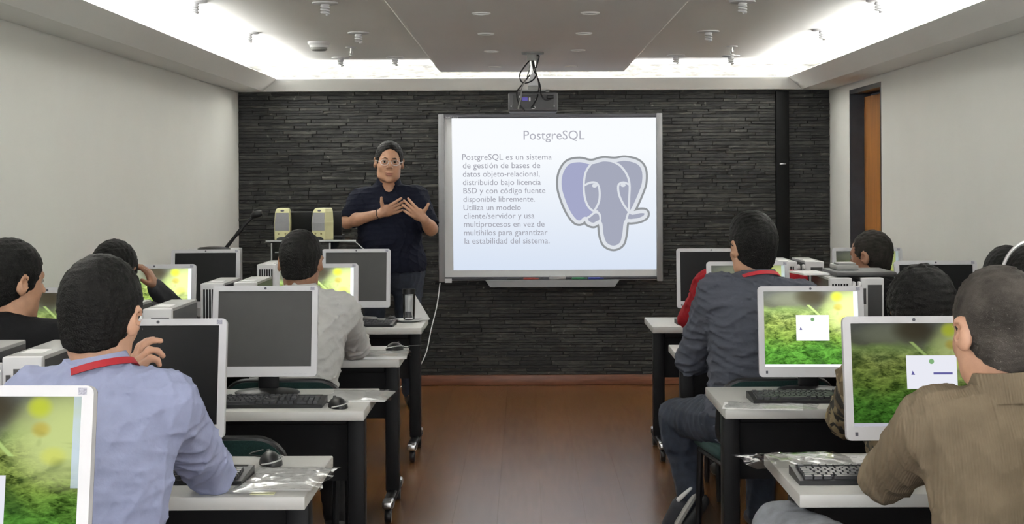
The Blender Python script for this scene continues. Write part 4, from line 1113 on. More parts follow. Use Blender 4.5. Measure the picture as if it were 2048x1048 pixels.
def make_down():
    r = empty('downlight')
    MB().lathe([(0.0355, 0.0), (0.0435, 0.0), (0.0425, -0.003), (0.040, -0.006), (0.038, -0.006), (0.0355, -0.001), (0.0355, 0.0)], 28).build('trim_ring', M_edge, r)
    MB().lathe([(0.0, -0.0012), (0.0355, -0.0012), (0.0355, -0.0002), (0.0, -0.0002)], 20).build('lamp_face', M_lamp, r)
    return r
d0 = make_down()
dpos = [(962, 26), (972, 67), (983, 102), (990, 133), (1180, 25), (1168, 66), (1156, 100), (1143, 132)]
words = ['first', 'second', 'third', 'fourth']
for i, (px, py) in enumerate(dpos):
    o = d0 if i == 0 else copy_tree(d0)
    o.location = ceil_pt(px, py, ZP)
    tag(o, 'unlit downlight ring in the dropped panel, %s from the top edge in the %s row' % (words[i % 4], 'left' if i < 4 else 'right'), 'downlight', 'downlights in the dropped panel')
# ------------------------------------------------------------------ chairs
def make_chair():
    r = empty('chair')
    MB().box((0, 0.02, 0.445), (0.44, 0.42, 0.05), bev=0.022, seg=3).build('seat', M_green, r)
    pad = MB(); n = 12
    pts = rrect(0.44, 0.27, 0.085, 6, 0, 0.60)
    vs = []; m = len(pts)
    for dy in (-0.024, 0.016):
        for (x, z) in pts: vs.append((x, -0.215 + dy - 0.22 * (0.0) + 0.5 * (x * x) - 0.18 * (z - 0.6), z))
    fs = [tuple(range(m)), tuple(range(2 * m - 1, m - 1, -1))] + [(i, i + m, (i + 1) % m + m, (i + 1) % m) for i in range(m)]
    pad.add(vs, fs, True)
    o = pad.build('backrest', M_green, r)
    bp = [(x, -0.219 + 0.5 * x * x - 0.18 * (z - 0.6), z) for x, z in pts]
    tag(MB().tube(bp, 0.014, 8, close=True).build('backrest_rim', M_bpl, r), 'black moulded rim')
    for sx in (-1, 1):
        MB().tube(spline([(sx * 0.20, 0.22, 0.0), (sx * 0.20, 0.20, 0.20), (sx * 0.20, 0.17, 0.415)], 4), 0.013, 8).build('leg', M_black, r)
        MB().tube(spline([(sx * 0.20, -0.26, 0.0), (sx * 0.20, -0.22, 0.22), (sx * 0.20, -0.19, 0.42), (sx * 0.19, -0.215, 0.56)], 4), 0.013, 8).build('leg', M_black, r)
        MB().tube([(sx * 0.20, -0.20, 0.41), (sx * 0.20, 0.18, 0.41)], 0.012, 8).build('side_rail', M_black, r)
    return r

# ------------------------------------------------------------------ figures: signed distance fields, meshed as one continuous surface
def unit(v): v = np.asarray(v, float); return v / np.linalg.norm(v)
class Field:
    def __init__(s): s.p = []
    def el(s, c, r, k=0.02, Rm=None, op='u'):
        c = np.asarray(c, float); r = np.asarray(r, float); Rm = np.eye(3) if Rm is None else Rm
        def fn(P):
            q = (P - c) @ Rm
            k0 = np.sqrt(((q / r) ** 2).sum(-1)); k1 = np.sqrt(((q / r ** 2) ** 2).sum(-1)) + 1e-6
            return k0 * (k0 - 1) / k1
        ext = np.sqrt(((Rm * r[None, :]) ** 2).sum(1))
        s.p.append((fn, c - ext, c + ext, k, op)); return s
    def rc(s, a, b, ra, rb, k=0.02, op='u', flat=None):
        a = np.asarray(a, float); b = np.asarray(b, float); ba = b - a; L2 = (ba ** 2).sum() + 1e-9
        def fn(P):
            h = np.clip(((P - a) @ ba) / L2, 0, 1)
            return np.sqrt((((P - a) - h[..., None] * ba) ** 2).sum(-1)) - (ra + (rb - ra) * h)
        rm = max(ra, rb)
        s.p.append((fn, np.minimum(a, b) - rm, np.maximum(a, b) + rm, k, op)); return s
    def half(s, n, c, k=0.008):
        """remove the half space n.p > c"""
        n = np.asarray(n, float)
        s.p.append((lambda P: c - P @ n, None, None, k, 's')); return s
    def chain(s, pts, rs, k=0.02):
        for i in range(len(pts) - 1): s.rc(pts[i], pts[i + 1], rs[i], rs[i + 1], k)
        return s
    def mesh(s, name, h, m, parent, disp=None, origin=(0, 0, 0), inflate=0.0, clip_min=None):
        lo = np.min([p[1] for p in s.p if p[4] == 'u'], 0) - 0.03 - inflate
        hi = np.max([p[2] for p in s.p if p[4] == 'u'], 0) + 0.03 + inflate
        if clip_min is not None: lo = np.maximum(lo, clip_min)
        n = np.ceil((hi - lo) / h).astype(int) + 1
        ax = [lo[i] + h * np.arange(n[i]) for i in range(3)]
        D = np.full(n, 0.4, np.float32)
        for fn, a, b, k, op in s.p:
            if a is None: sl_ = (slice(None),) * 3
            else:
                pad = k + 2 * h + 0.012 + inflate
                i0 = np.clip(np.floor((a - pad - lo) / h).astype(int), 0, n); i1 = np.clip(np.ceil((b + pad - lo) / h).astype(int) + 1, 0, n)
                if (i1 <= i0).any(): continue
                sl_ = tuple(slice(i0[i], i1[i]) for i in range(3))
            P = np.stack(np.meshgrid(ax[0][sl_[0]], ax[1][sl_[1]], ax[2][sl_[2]], indexing='ij'), -1)
            d = fn(P).astype(np.float32); A = D[sl_]
            if op == 'u':
                t = np.clip(0.5 + 0.5 * (A - d) / k, 0, 1); D[sl_] = A + (d - A) * t - k * t * (1 - t)
            else:
                d = -d; t = np.clip(0.5 + 0.5 * (d - A) / k, 0, 1); D[sl_] = A + (d - A) * t + k * t * (1 - t)
        D -= inflate
        if disp is not None:
            idx = np.nonzero(np.abs(D) < 0.03)
            P = np.stack([ax[i][idx[i]] for i in range(3)], -1)
            D[idx] += disp(P).astype(np.float32)
        V, Fq = surface_nets(D)
        V = V * h + lo - np.asarray(origin)
        me = bpy.data.meshes.new(name)
        me.vertices.add(len(V)); me.vertices.foreach_set('co', V.astype(np.float32).ravel())
        me.loops.add(Fq.size); me.loops.foreach_set('vertex_index', Fq.astype(np.int32).ravel())
        me.polygons.add(len(Fq)); me.polygons.foreach_set('loop_start', np.arange(0, Fq.size, 4, dtype=np.int32))
        me.polygons.foreach_set('use_smooth', np.ones(len(Fq), bool))
        me.update(calc_edges=True); me.validate()
        me.materials.append(m)
        o = bpy.data.objects.new(name, me); COL.objects.link(o); o.parent = parent
        return o
def surface_nets(D):
    S = D < 0
    c = [S[i:S.shape[0] - 1 + i, j:S.shape[1] - 1 + j, k:S.shape[2] - 1 + k] for i in (0, 1) for j in (0, 1) for k in (0, 1)]
    anyc = c[0].copy(); allc = c[0].copy()
    for q in c[1:]: anyc |= q; allc &= q
    act = np.stack(np.nonzero(anyc & ~allc), -1)
    co = np.array([(i, j, k) for i in (0, 1) for j in (0, 1) for k in (0, 1)])
    vals = np.stack([D[act[:, 0] + a, act[:, 1] + b, act[:, 2] + d] for a, b, d in co], 1)
    acc = np.zeros((len(act), 3)); cnt = np.zeros(len(act))
    for a in range(8):
        for b in range(a + 1, 8):
            if np.abs(co[a] - co[b]).sum() != 1: continue
            va, vb = vals[:, a], vals[:, b]; msk = (va < 0) != (vb < 0)
            t = np.where(msk, va / np.where(msk, va - vb, 1), 0)
            acc += np.where(msk[:, None], co[a] + (co[b] - co[a]) * t[:, None], 0); cnt += msk
    V = act + acc / cnt[:, None]
    idm = np.full(anyc.shape, -1, np.int64); idm[tuple(act.T)] = np.arange(len(act))
    out = []
    for axis in range(3):
        o1, o2 = [(1, 2), (2, 0), (0, 1)][axis]
        sl0 = [slice(1, -1)] * 3; sl1 = [slice(1, -1)] * 3
        sl0[axis] = slice(0, S.shape[axis] - 1); sl1[axis] = slice(1, S.shape[axis])
        a, b = S[tuple(sl0)], S[tuple(sl1)]
        e = np.stack(np.nonzero(a != b), -1)
        flip = a[tuple(e.T)]
        base = e.copy(); 
        for q in range(3):
            if q != axis: base[:, q] += 1
        def cell(d1, d2):
            x = base.copy(); x[:, o1] += d1; x[:, o2] += d2
            return idm[tuple(x.T)]
        q4 = np.stack([cell(-1, -1), cell(0, -1), cell(0, 0), cell(-1, 0)], 1)
        q4 = np.where(flip[:, None], q4, q4[:, ::-1])
        out.append(q4[(q4 >= 0).all(1)])
    return V, np.concatenate(out)

def folds(seed, amp=0.004, wl=0.10, st=(1, 1, 1)):
    r2 = np.random.RandomState(seed)
    K = r2.normal(size=(4, 3)); K = K / np.linalg.norm(K, axis=1)[:, None] * (2 * np.pi / (wl * r2.uniform(0.7, 1.8, 4)))[:, None] * np.asarray(st)
    ph = r2.uniform(0, 6, 4); K2 = r2.normal(size=(4, 3)) * 14
    def fn(P):
        d = 0
        for i in range(4):
            w = np.sin(P @ K[i] + ph[i] + 1.6 * np.sin(P @ K2[i] + ph[-1 - i]))
            d = d + (1 - np.abs(w)) ** 2
        return -amp * d
    return fn
def fuzz(seed, amp=0.0025, wl=0.02):
    r2 = np.random.RandomState(seed); K = r2.normal(size=(5, 3)) * (2 * np.pi / wl) * 0.6; ph = r2.uniform(0, 6, 5)
    return lambda P: amp * sum(np.sin(P @ K[i] + ph[i]) for i in range(5)) / 2.5

def rotz(a): c, s = math.cos(a), math.sin(a); return np.array([[c, -s, 0], [s, c, 0], [0, 0, 1.0]])
def rotx(a): c, s = math.cos(a), math.sin(a); return np.array([[1, 0, 0], [0, c, -s], [0, s, c]])
def roty(a): c, s = math.cos(a), math.sin(a); return np.array([[c, 0, s], [0, 1, 0], [-s, 0, c]])

def head_prims(f, c, Rm, s, jaw=1.0):
    c = np.asarray(c, float); T = lambda *p: c + Rm @ (np.array(p) * s)
    E = lambda p, r, k, op='u', Rl=None: f.el(T(*p), np.array(r) * s, k * s, Rm if Rl is None else Rm @ Rl, op)
    E((0, -.012, .025), (.076, .096, .090), .01)
    E((0, .035, .03), (.062, .050, .060), .02)
    E((0, .028, -.04), (.062 * jaw, .062, .075), .025)
    E((0, .038, -.085), (.050 * jaw, .046, .034), .02)
    E((0, .072, -.105), (.022, .018, .016), .015)
    for sx in (-1, 1):
        E((sx * .038, .058, -.03), (.022, .020, .024), .015)
        E((sx * .050, .01, -.075), (.016 * jaw, .03, .03), .02)
    for sx in (-1, 1):
        E((sx * .031, .0815, .0125), (.0140, .0085, .0052), .004); E((sx * .031, .0810, -.0065), (.0135, .0080, .0045), .004)
    f.rc(T(-.034, .082, .020), T(.034, .082, .020), .0095 * s, .0095 * s, .012 * s)
    f.rc(T(0, .088, .010), T(0, .107, -.026), .0075 * s, .0125 * s, .008 * s)
    for sx in (-1, 1):
        E((sx * .011, .098, -.031), (.009, .010, .007), .006)
        E((sx * .031, .094, .004), (.016, .012, .011), .010, 's')
    E((0, .084, -.061), (.025, .013, .006), .005); E((0, .083, -.072), (.021, .013, .007), .005)
    E((0, .099, -.066), (.022, .010, .0016), .003, 's')
    for sx in (-1, 1):
        E((sx * .082, -.012, -.008), (.0095, .020, .035), .006, 'u', rotz(-sx * R(32)) @ rotx(R(-8)))
        E((sx * .073, -.004, -.012), (.012, .014, .018), .008)
        E((sx * .088, -.006, -.004), (.007, .010, .017), .004, 's', rotz(-sx * R(22)))

def hair_prims(f, c, Rm, s, t=0.012, style='short'):
    c = np.asarray(c, float); T = lambda *p: c + Rm @ (np.array(p) * s)
    E = lambda p, r, k, op='u': f.el(T(*p), np.array(r) * s, k * s, Rm, op)
    E((0, -.012, .027), (.075 + t * .8, .095 + t, .089 + t), .01)
    E((0, -.040, -.052), (.056 + t * .3, .046 + t * .4, .068), .035)
    if style == 'bushy': E((0, -.02, .03), (.098, .118, .115), .03); E((0, -.055, -.04), (.085, .07, .08), .03)
    if style == 'top': E((0, .02, .085), (.062, .075, .045), .03)
    E((0, .095, -.045), (.082, .085, .118), .012, 's')
    if style == 'front': E((0, .105, .040), (.060, .058, .048), .010, 's')
    for sx in (-1, 1): E((sx * .092, .004, -.022), (.022, .026, .046), .008, 's')
    f.half(Rm @ np.array([0, .55, -1.0]), float((Rm @ np.array([0, .55, -1.0])) @ T(0, -.07, -.084 if style != 'bushy' else -.11)), .012)

def hand_prims(f, w, d, n, t, curl=(0.5, 0.5, 0.5, 0.5), spread=0.10, s=1.0, thumb=(0.8, 0.5, 0.25)):
    d = unit(d); n = np.asarray(n, float); n = unit(n - d * (n @ d)); t = np.asarray(t, float); t = unit(t - d * (t @ d) - n * (t @ n))
    w = np.asarray(w, float); Rm = np.stack([t, d, n], 1)
    f.el(w + d * .048 * s, np.array([.041, .052, .015]) * s, .010, Rm)
    f.rc(w - d * .01 * s, w + d * .035 * s, .024 * s, .022 * s, .015)
    f.rc(w + d * .02 * s + t * .018 * s, w + d * .05 * s + t * .030 * s, .017 * s, .013 * s, .010)
    Ls = (.072, .081, .075, .058)
    for i in range(4):
        b = w + d * (.090 - (0, -.004, .0, .010)[i]) * s + t * (.031 - .0205 * i) * s
        dr = unit(d + t * spread * (1.5 - i)); p = b; f.rc(w + d * .05 * s + t * (.02 - .014 * i) * s, b, .012 * s, .0105 * s, .006)
        ang = 0.0
        for j, fr in enumerate((.45, .30, .25)):
            ang += curl[i] * (1.0, 1.1, 0.7)[j]
            dd = dr * math.cos(ang) + n * math.sin(ang)
            q = p + dd * Ls[i] * fr * s
            f.rc(p, q, (.0102 - .001 * j) * s, (.0094 - .001 * j) * s, .003); p = q
    b = w + d * .03 * s + t * .030 * s
    td = unit(t * thumb[0] + d * thumb[1] + n * thumb[2]); q = b + td * .040 * s
    f.rc(b, q, .0135 * s, .0115 * s, .006)
    td2 = unit(td + d * .25); f.rc(q, q + td2 * .030 * s, .0112 * s, .009 * s, .003)

M_skin = mat('skin_tan', (0.40, 0.215, 0.13), 0.5, var=0.10, scale=35, bump=0.05, bscale=300)
M_skinl = mat('skin_light', (0.50, 0.28, 0.185), 0.5, var=0.10, scale=35, bump=0.05, bscale=300)
M_skind = mat('skin_brown', (0.26, 0.125, 0.07), 0.5, var=0.10, scale=35, bump=0.05, bscale=300)
M_eye = mat('eye_white', (0.36, 0.33, 0.30), 0.4, spec=0.2)
M_iris = mat('dark_iris', (0.010, 0.007, 0.005), 0.6, spec=0.1)
M_lip = mat('lip_skin', (0.33, 0.13, 0.10), 0.45)
M_hair = mat('black_hair', (0.007, 0.0065, 0.006), 0.6, var=0.5, scale=60, bump=0.5, bscale=260, spec=0.16)
M_hairg = mat('grey_cropped_hair', (0.060, 0.053, 0.047), 0.8, spec=0.15, var=0.45, scale=16, bump=0.4, bscale=420)
M_buzz = mat('dark_cropped_hair', (0.024, 0.021, 0.018), 0.7, spec=0.15, var=0.45, scale=30, bump=0.4, bscale=420)
M_jean = mat('dark_blue_denim', (0.018, 0.024, 0.040), 0.85, var=0.25, scale=40, bump=0.15, bscale=500)
M_jeang = mat('faded_grey_denim', (0.155, 0.165, 0.185), 0.85, var=0.2, scale=30, bump=0.15, bscale=500)
M_trous = mat('black_trouser_cloth', (0.012, 0.012, 0.014), 0.85, var=0.15)
M_shoe = mat('dark_shoe', (0.012, 0.012, 0.012), 0.5)
M_red = mat('red_ribbon', (0.36, 0.012, 0.022), 0.7, var=0.08)

def ring_band(name, c, axis, fwd, r0, r1, hgt, m, parent, origin, gap=0.0, sy=1.0, drop=0.0, th=0.003):
    """cloth band round a neck: r0 low radius, r1 high radius; gap: open angle at the front"""
    axis = unit(axis); fwd = unit(np.asarray(fwd) - axis * (np.asarray(fwd) @ axis)); rt = np.cross(fwd, axis)
    vs = []; n = 40
    prof = [(r0, 0), (r1, hgt), (r1 - th, hgt), (r0 - th, 0)]
    full = gap <= 0
    for i in range(n + (0 if full else 1)):
        a = (gap / 2 + (2 * math.pi - gap) * i / n)          # angle from the front
        for r, z in prof:
            f_ = math.cos(a) * r * sy; q = math.sin(a) * r
            p = np.asarray(c) + fwd * f_ + rt * q + axis * (z - drop * max(0, math.cos(a)))
            vs.append(tuple(p - np.asarray(origin)))
    m_ = n + (0 if full else 1); fs = []
    for i in range(n):
        j = (i + 1) % m_
        for k in range(4):
            l = (k + 1) % 4; fs.append((4 * i + k, 4 * j + k, 4 * j + l, 4 * i + l))
    if not full: fs += [(0, 1, 2, 3), tuple(4 * n + k for k in (3, 2, 1, 0))]
    return MB().add(vs, fs, True).build(name, m, parent)

def make_person(label, hip, sh, yaw, head, hyaw=0.0, hpitch=0.0, hroll=0.0, hs=1.0, build=1.0, sw=0.15, skin=None, hair=None, hstyle='short', hthick=0.012,
                shirt=None, trous=None, arms=None, legs=None, res=0.008, sleeve='long', collar=None, lanyard=False, fold=0.006, belly=0.0, extra_body=None, jaw=1.0, cgap=R(38), cdrop=.02, chi=1.0, shdz=0.0, vneck=False, hands=None, stand=False, shoes=True, hname='hair', uarm=0.056):
    skin = skin or M_skin; hair = hair or M_hair; trous = trous or M_trous
    hip = np.asarray(hip, float); sh = np.asarray(sh, float); head = np.asarray(head, float)
    root = empty('person', (hip[0], hip[1], 0)); tag(root, label, 'person')
    O = np.array([hip[0], hip[1], 0.0])
    Ry = rotz(yaw); rt = Ry @ np.array([1.0, 0, 0])
    nb0 = head + Ry @ np.array([0, -.034, -.118]) * hs
    sh = np.array([sh[0], 0, 0]) * 1.0; sh[1:] = (nb0 - Ry @ np.array([0, .018, 0]))[1:]; sh[2] = nb0[2] - .075 + shdz
    up = unit(sh - hip); rt = unit(rt - up * (rt @ up)); fw = np.cross(up, rt)
    B = np.stack([rt, fw, up], 1); L = np.linalg.norm(sh - hip); b = build
    Rh = Ry @ rotz(hyaw) @ rotx(hpitch) @ roty(hroll)
    P = lambda x, y, z: hip + B @ np.array([x, y, z])
    S = {k: sh + rt * (q * sw) - up * 0.005 for k, q in (('L', -1), ('R', 1))}
    nb = np.array([(sh[0] + nb0[0]) / 2, nb0[1], nb0[2]])
    def torso(f, o=0.0):
        f.el(P(0, 0, .03), np.array([.165 * b, .125 * b, .13]) + o, .05, B)
        f.el(P(0, .005 + belly * .5, .42 * L), np.array([.148 * b + belly * .3, .112 * b + belly, .34 * L]) + o, .06, B)
        f.el(P(0, 0, .72 * L), np.array([.160 * b, .115 * b, .32 * L]) + o, .06, B)
        f.el(P(0, -.012, .86 * L), np.array([(sw + .005), .088 * b, .11]) + o, .05, B)
        f.rc(S['L'], S['R'], .058 + o, .058 + o, .05)
        for q in ('L', 'R'):
            f.rc(nb - up * .040 - fw * .012, S[q] + (sh - S[q]) * 0.22 + up * .008, .046 + o * .7, .050 + o, .05)
    A = {}
    for q, sg in (('L', -1), ('R', 1)):
        d_ = dict(el=S[q] + rt * sg * .05 + Ry @ np.array([0, .16, -.25]), wr=None)
        if arms and q in arms: d_.update(arms[q])
        d_['el'] = np.asarray(d_['el'], float)
        if d_['wr'] is None: d_['wr'] = d_['el'] + Ry @ np.array([-sg * .06, .24, .03])
        d_['wr'] = np.asarray(d_['wr'], float)
        A[q] = d_
    def arm(f, q, o=0.0, part='all'):
        a = A[q]; e = a['el']; w = a['wr']; s_ = S[q]
        f.rc(s_, e, uarm + o, .043 + o, .035)
        if part == 'short': return
        mid = e + (w - e) * .3
        f.rc(e, mid, .041 + o, .041 + o, .02); f.rc(mid, w, .041 + o, .027 + o * .8, .02)
    LG = {}
    for q, sg in (('L', -1), ('R', 1)):
        hj = hip + rt * sg * .09 * b + np.array([0, 0, 0.0 if not stand else -.02])
        kn = hj + Ry @ np.array([sg * .03, .42, 0]); kn[2] = .50
        an = np.array([kn[0], kn[1], .085]) + Ry @ np.array([0, .02, 0]); toe = None
        if legs and q in legs: kn, an, toe = [np.asarray(v, float) if v is not None else None for v in legs[q][:3]]
        if toe is None: toe = an + Ry @ np.array([0, .17, -.055])
        LG[q] = (hj, kn, an, toe)
    def leg(f, q, o=0.0, foot=False):
        hj, kn, an, toe = LG[q]
        f.rc(hj, kn, .082 * min(b, 1.2) + o, .056 + o, .04)
        cf = kn + (an - kn) * .3
        f.rc(kn, cf, .054 + o, .056 + o, .03); f.rc(cf, an, .056 + o, .038 + o * 1.4, .03)
        if foot: f.rc(an + np.array([0, 0, -.03]), toe, .035, .025, .02)
    # body: one continuous surface
    f = Field(); torso(f)
    head_prims(f, head, Rh, hs, jaw)
    f.rc(head + Rh @ np.array([0, -.022, -.07]) * hs, nb, .052 * hs, .056, .025)
    for q in ('L', 'R'):
        arm(f, q); leg(f, q, 0, True)
        a = A[q]; dd = unit(a['wr'] - a['el']); sg = -1 if q == 'L' else 1
        hp = dict(d=dd + Ry @ np.array([0, .4, -.1]), n=(0, 0, -1), t=rt * -sg, curl=(.45, .45, .45, .45))
        if hands and q in hands: hp.update(hands[q])
        hand_prims(f, a['wr'], **hp)
    bo = f.mesh('body', res, skin, root, origin=O)
    # shirt
    f = Field(); torso(f, .013)
    f.el(P(0, 0, -.01), np.array([.172 * b, .130 * b, .10]), .04, B)
    for q in ('L', 'R'): arm(f, q, .013 if sleeve == 'long' else .017, 'all' if sleeve == 'long' else 'short')
    if stand: f.el(P(0, belly * .25, .03), np.array([.185 * b, .15 * b + belly * .3, .16]), .04, B); f.half((0, 0, -1), -.900, .006)
    if vneck: f.rc(nb + fw * .040 + up * .02, nb + fw * .118 - up * .115, .066, .012, .006, 's')
    if sleeve == 'short':
        for q in ('L', 'R'):
            dd = unit(A[q]['el'] - S[q]); cut = S[q] + dd * (np.linalg.norm(A[q]['el'] - S[q]) * .86)
            c0 = A[q]['el'] + dd * .05
            f.el(c0 + dd * .045, (.12, .12, np.linalg.norm(c0 - cut) + .045), .006, np.stack([unit(np.cross(dd, fw)), unit(np.cross(dd, np.cross(dd, fw))), dd], 1), 's')
    fs_ = folds(len(label) * 7, fold, 0.11)
    f.mesh('shirt' if sleeve else 'shirt', res, shirt, root, fs_, O)
    f = Field()
    if not stand: f.el(P(0, 0, .02), np.array([.172 * b, .132 * b, .125]), .05, B)
    else: f.el(P(0, 0, -.03), np.array([.166 * b, .126 * b, .13]), .05, B)
    for q in ('L', 'R'): leg(f, q, .012)
    f.mesh('trousers', max(res, .008), trous, root, folds(3, .004, .12), O)
    if shoes:
        for q in ('L', 'R'):
            hj, kn, an, toe = LG[q]; f = Field(); hd = unit((toe - an) * np.array([1, 1, .0]) + 1e-6) 
            dn = unit(toe - an - np.array([0, 0, 1e-3])); heel = an + np.array([0, 0, -.045]) - hd * .02
            if legs and q in legs and legs[q][2] is not None and an[2] > .11:     # heel lifted: the shoe follows the foot
                f.rc(an + np.array([0, 0, -.02]), toe, .046, .040, .02); f.rc(an + (toe - an) * .5, toe + dn * .03, .046, .036, .02)
            else:
                f.rc(heel, toe, .040, .036, .02); f.rc(an + np.array([0, 0, -.02]), heel, .042, .040, .03); f.half((0, 0, -1), 0.0, .004)
            f.mesh('shoe', .008, legs[q][3] if legs and q in legs and len(legs[q]) > 3 else M_shoe, root, None, O)
    # hair, eyes
    f = Field(); hair_prims(f, head, Rh, hs, hthick, hstyle)
    f.mesh(hname, min(res, .006), hair, root, fuzz(5, .0022 if hstyle != 'bushy' else .0035, .016 if hstyle != 'bushy' else .022), O)
    for sx in (-1, 1):
        ep = head + Rh @ (np.array([sx * .031, .078, .004]) * hs) - O
        e = MB().lathe([(0.0105 * hs * math.sin(t), -0.0105 * hs * math.cos(t)) for t in [R(k) for k in range(0, 181, 20)]], 14, Matrix.Translation(ep)).build('eye', M_eye, root)
        ip = head + Rh @ (np.array([sx * .031, .0840, .004]) * hs) - O
        MB().lathe([(0.0066 * hs * math.sin(t), -0.0066 * hs * math.cos(t)) for t in [R(k) for k in range(0, 181, 30)]], 10, Matrix.Translation(ip)).build('iris', M_iris, e)
    nk = head + Rh @ np.array([0, -.022, -.07]) * hs; axn = unit(nk - nb)
    if collar:
        ring_band('collar', nb - axn * .016 - fw * .006, unit(axn * .7 + up * .3 - fw * .10), fw, (.080 if chi == 1 else .094) * hs, (.064 if chi == 1 else .069) * hs, .050 * chi, collar, root, O, gap=cgap, drop=cdrop, th=.003 if chi == 1 else .007)
    if lanyard:
        ring_band('lanyard', nb - axn * .010 - fw * .008, unit(axn + fw * .15), fw, .086 * hs, .079 * hs, .017, M_red, root, O, drop=.01, th=.006)
    root['O'] = 0
    del root['O']
    return root, dict(O=O, head=head, Rh=Rh, hs=hs, P=P, S=S, rt=rt, fw=fw, up=up, B=B, A=A, nb=nb)

def shirt_mat(name, col, **kw): return mat(name, col, 0.85, var=kw.pop('var', 0.04), scale=kw.pop('scale', 30), bump=kw.pop('bump', 0.12), bscale=kw.pop('bscale', 90), spec=0.12, **kw)
S_blue = shirt_mat('pale_blue_cotton', (0.285, 0.312, 0.46))
S_white = shirt_mat('off_white_cotton', (0.43, 0.43, 0.42))
S_black = shirt_mat('black_cotton', (0.010, 0.010, 0.011))
S_grey = shirt_mat('slate_grey_cotton', (0.070, 0.076, 0.096))
S_redc = shirt_mat('red_cotton', (0.25, 0.012, 0.018))
S_navy = shirt_mat('navy_pique', (0.0075, 0.009, 0.018))
S_dgrey = shirt_mat('charcoal_cotton', (0.03, 0.03, 0.033))
S_tan = shirt_mat('tan_corduroy', (0.172, 0.136, 0.093), var=0.14, scale=14)
def cord(m):
    nt = m.node_tree; b = nt.nodes['Principled BSDF']
    tc = nd(nt, 'ShaderNodeTexCoord'); wv = nd(nt, 'ShaderNodeTexWave'); wv.inputs['Scale'].default_value = 55; wv.inputs['Distortion'].default_value = 0.6
    nt.links.new(tc.outputs['Object'], wv.inputs['Vector'])
    bp = nd(nt, 'ShaderNodeBump'); bp.inputs['Strength'].default_value = 0.25; bp.inputs['Distance'].default_value = 0.004
    nt.links.new(wv.outputs['Fac'], bp.inputs['Height']); nt.links.new(bp.outputs[0], b.inputs['Normal'])
cord(S_tan)
def checked():
    m = bpy.data.materials.new('brown_checked_cloth'); m.use_nodes = True; nt = m.node_tree; b = nt.nodes['Principled BSDF']; b.inputs['Roughness'].default_value = 0.9
    tc = nd(nt, 'ShaderNodeTexCoord'); mp = nd(nt, 'ShaderNodeMapping'); mp.inputs['Rotation'].default_value = (0.5, 0.6, 0.7); mp.inputs['Scale'].default_value = (30, 30, 22)
    nz = nd(nt, 'ShaderNodeTexNoise'); nz.inputs['Scale'].default_value = 7
    vm = nd(nt, 'ShaderNodeVectorMath', operation='MULTIPLY_ADD'); vm.inputs[1].default_value = (.03, .03, .03)
    nt.links.new(tc.outputs['Object'], nz.inputs['Vector']); nt.links.new(nz.outputs['Color'], vm.inputs[0]); nt.links.new(tc.outputs['Object'], vm.inputs[2])
    nt.links.new(vm.outputs[0], mp.inputs[0])
    vo = nd(nt, 'ShaderNodeTexVoronoi', distance='CHEBYCHEV'); vo.inputs['Scale'].default_value = 1.0
    nt.links.new(mp.outputs[0], vo.inputs['Vector'])
    sx = nd(nt, 'ShaderNodeSeparateXYZ'); nt.links.new(vo.outputs['Color'], sx.inputs[0])
    rp = nd(nt, 'ShaderNodeValToRGB'); rp.color_ramp.interpolation = 'CONSTANT'; e = rp.color_ramp.elements
    e[0].color = (0.018, 0.016, 0.012, 1); e[1].position = 0.35; e[1].color = (0.10, 0.075, 0.04, 1)
    q = e.new(0.65); q.color = (0.21, 0.165, 0.09, 1)
    nt.links.new(sx.outputs[0], rp.inputs[0]); nt.links.new(rp.outputs[0], b.inputs['Base Color'])
    return m
S_check = checked()

def pt(px, py, Y): return np.array(at(px, py, Y))
PEOPLE = {}
def man_blue():
    elR = np.array([-.790, 3.885, .775]); wrR = np.array([-.935, 3.80, .975])
    return make_person('man in pale blue shirt with red lanyard, chin on his hand', (-.985, 3.40, .53), (-.975, 3.60, 1.03), 0, pt(202, 628, 3.60), R(-9), R(-8), R(4), hs=1.08, build=1.02, sw=.150,
        skin=M_skinl, shirt=S_blue, arms={'R': dict(el=elR, wr=wrR), 'L': dict(el=(-1.21, 3.80, .80), wr=(-1.03, 3.95, .775))}, res=.0055, collar=S_blue, lanyard=True, fold=.0045, hthick=.013, uarm=.058,
        hands={'R': dict(d=(-.12, -.08, 1), n=(.85, .5, 0), t=(-.5, .85, 0), curl=(.55, .65, .9, 1.0), spread=.10, thumb=(.5, .9, .1))})
PEOPLE['blue'] = man_blue()
PEOPLE['white'] = make_person('man in off-white shirt sitting behind the large grey monitor', (-.93, 6.14, .53), (-.925, 6.40, 1.005), 0, pt(602, 524, 6.44), R(-6), R(-14), 0, hs=1.06, build=1.08, sw=.165,
        skin=M_skind, shirt=S_white, arms={'R': dict(el=(-.735, 6.72, .785), wr=(-.80, 6.96, .775)), 'L': dict(el=(-1.14, 6.72, .80), wr=(-1.04, 6.96, .775))}, res=.007, collar=S_white, fold=.006, hthick=.011)
PEOPLE['blackl'] = make_person('person in black top with short black hair by the left wall', (-1.62, 4.66, .53), (-1.62, 4.84, 1.01), R(-8), pt(22, 562, 4.86), R(-32), R(-4), 0, hs=1.05, build=1.0, sw=.155,
        skin=M_skin, shirt=S_black, res=.008, fold=.003, hthick=.014, arms={'R': dict(el=(-1.46, 5.10, .80), wr=(-1.56, 5.36, .775)), 'L': dict(el=(-1.85, 5.10, .80), wr=(-1.80, 5.36, .775))})
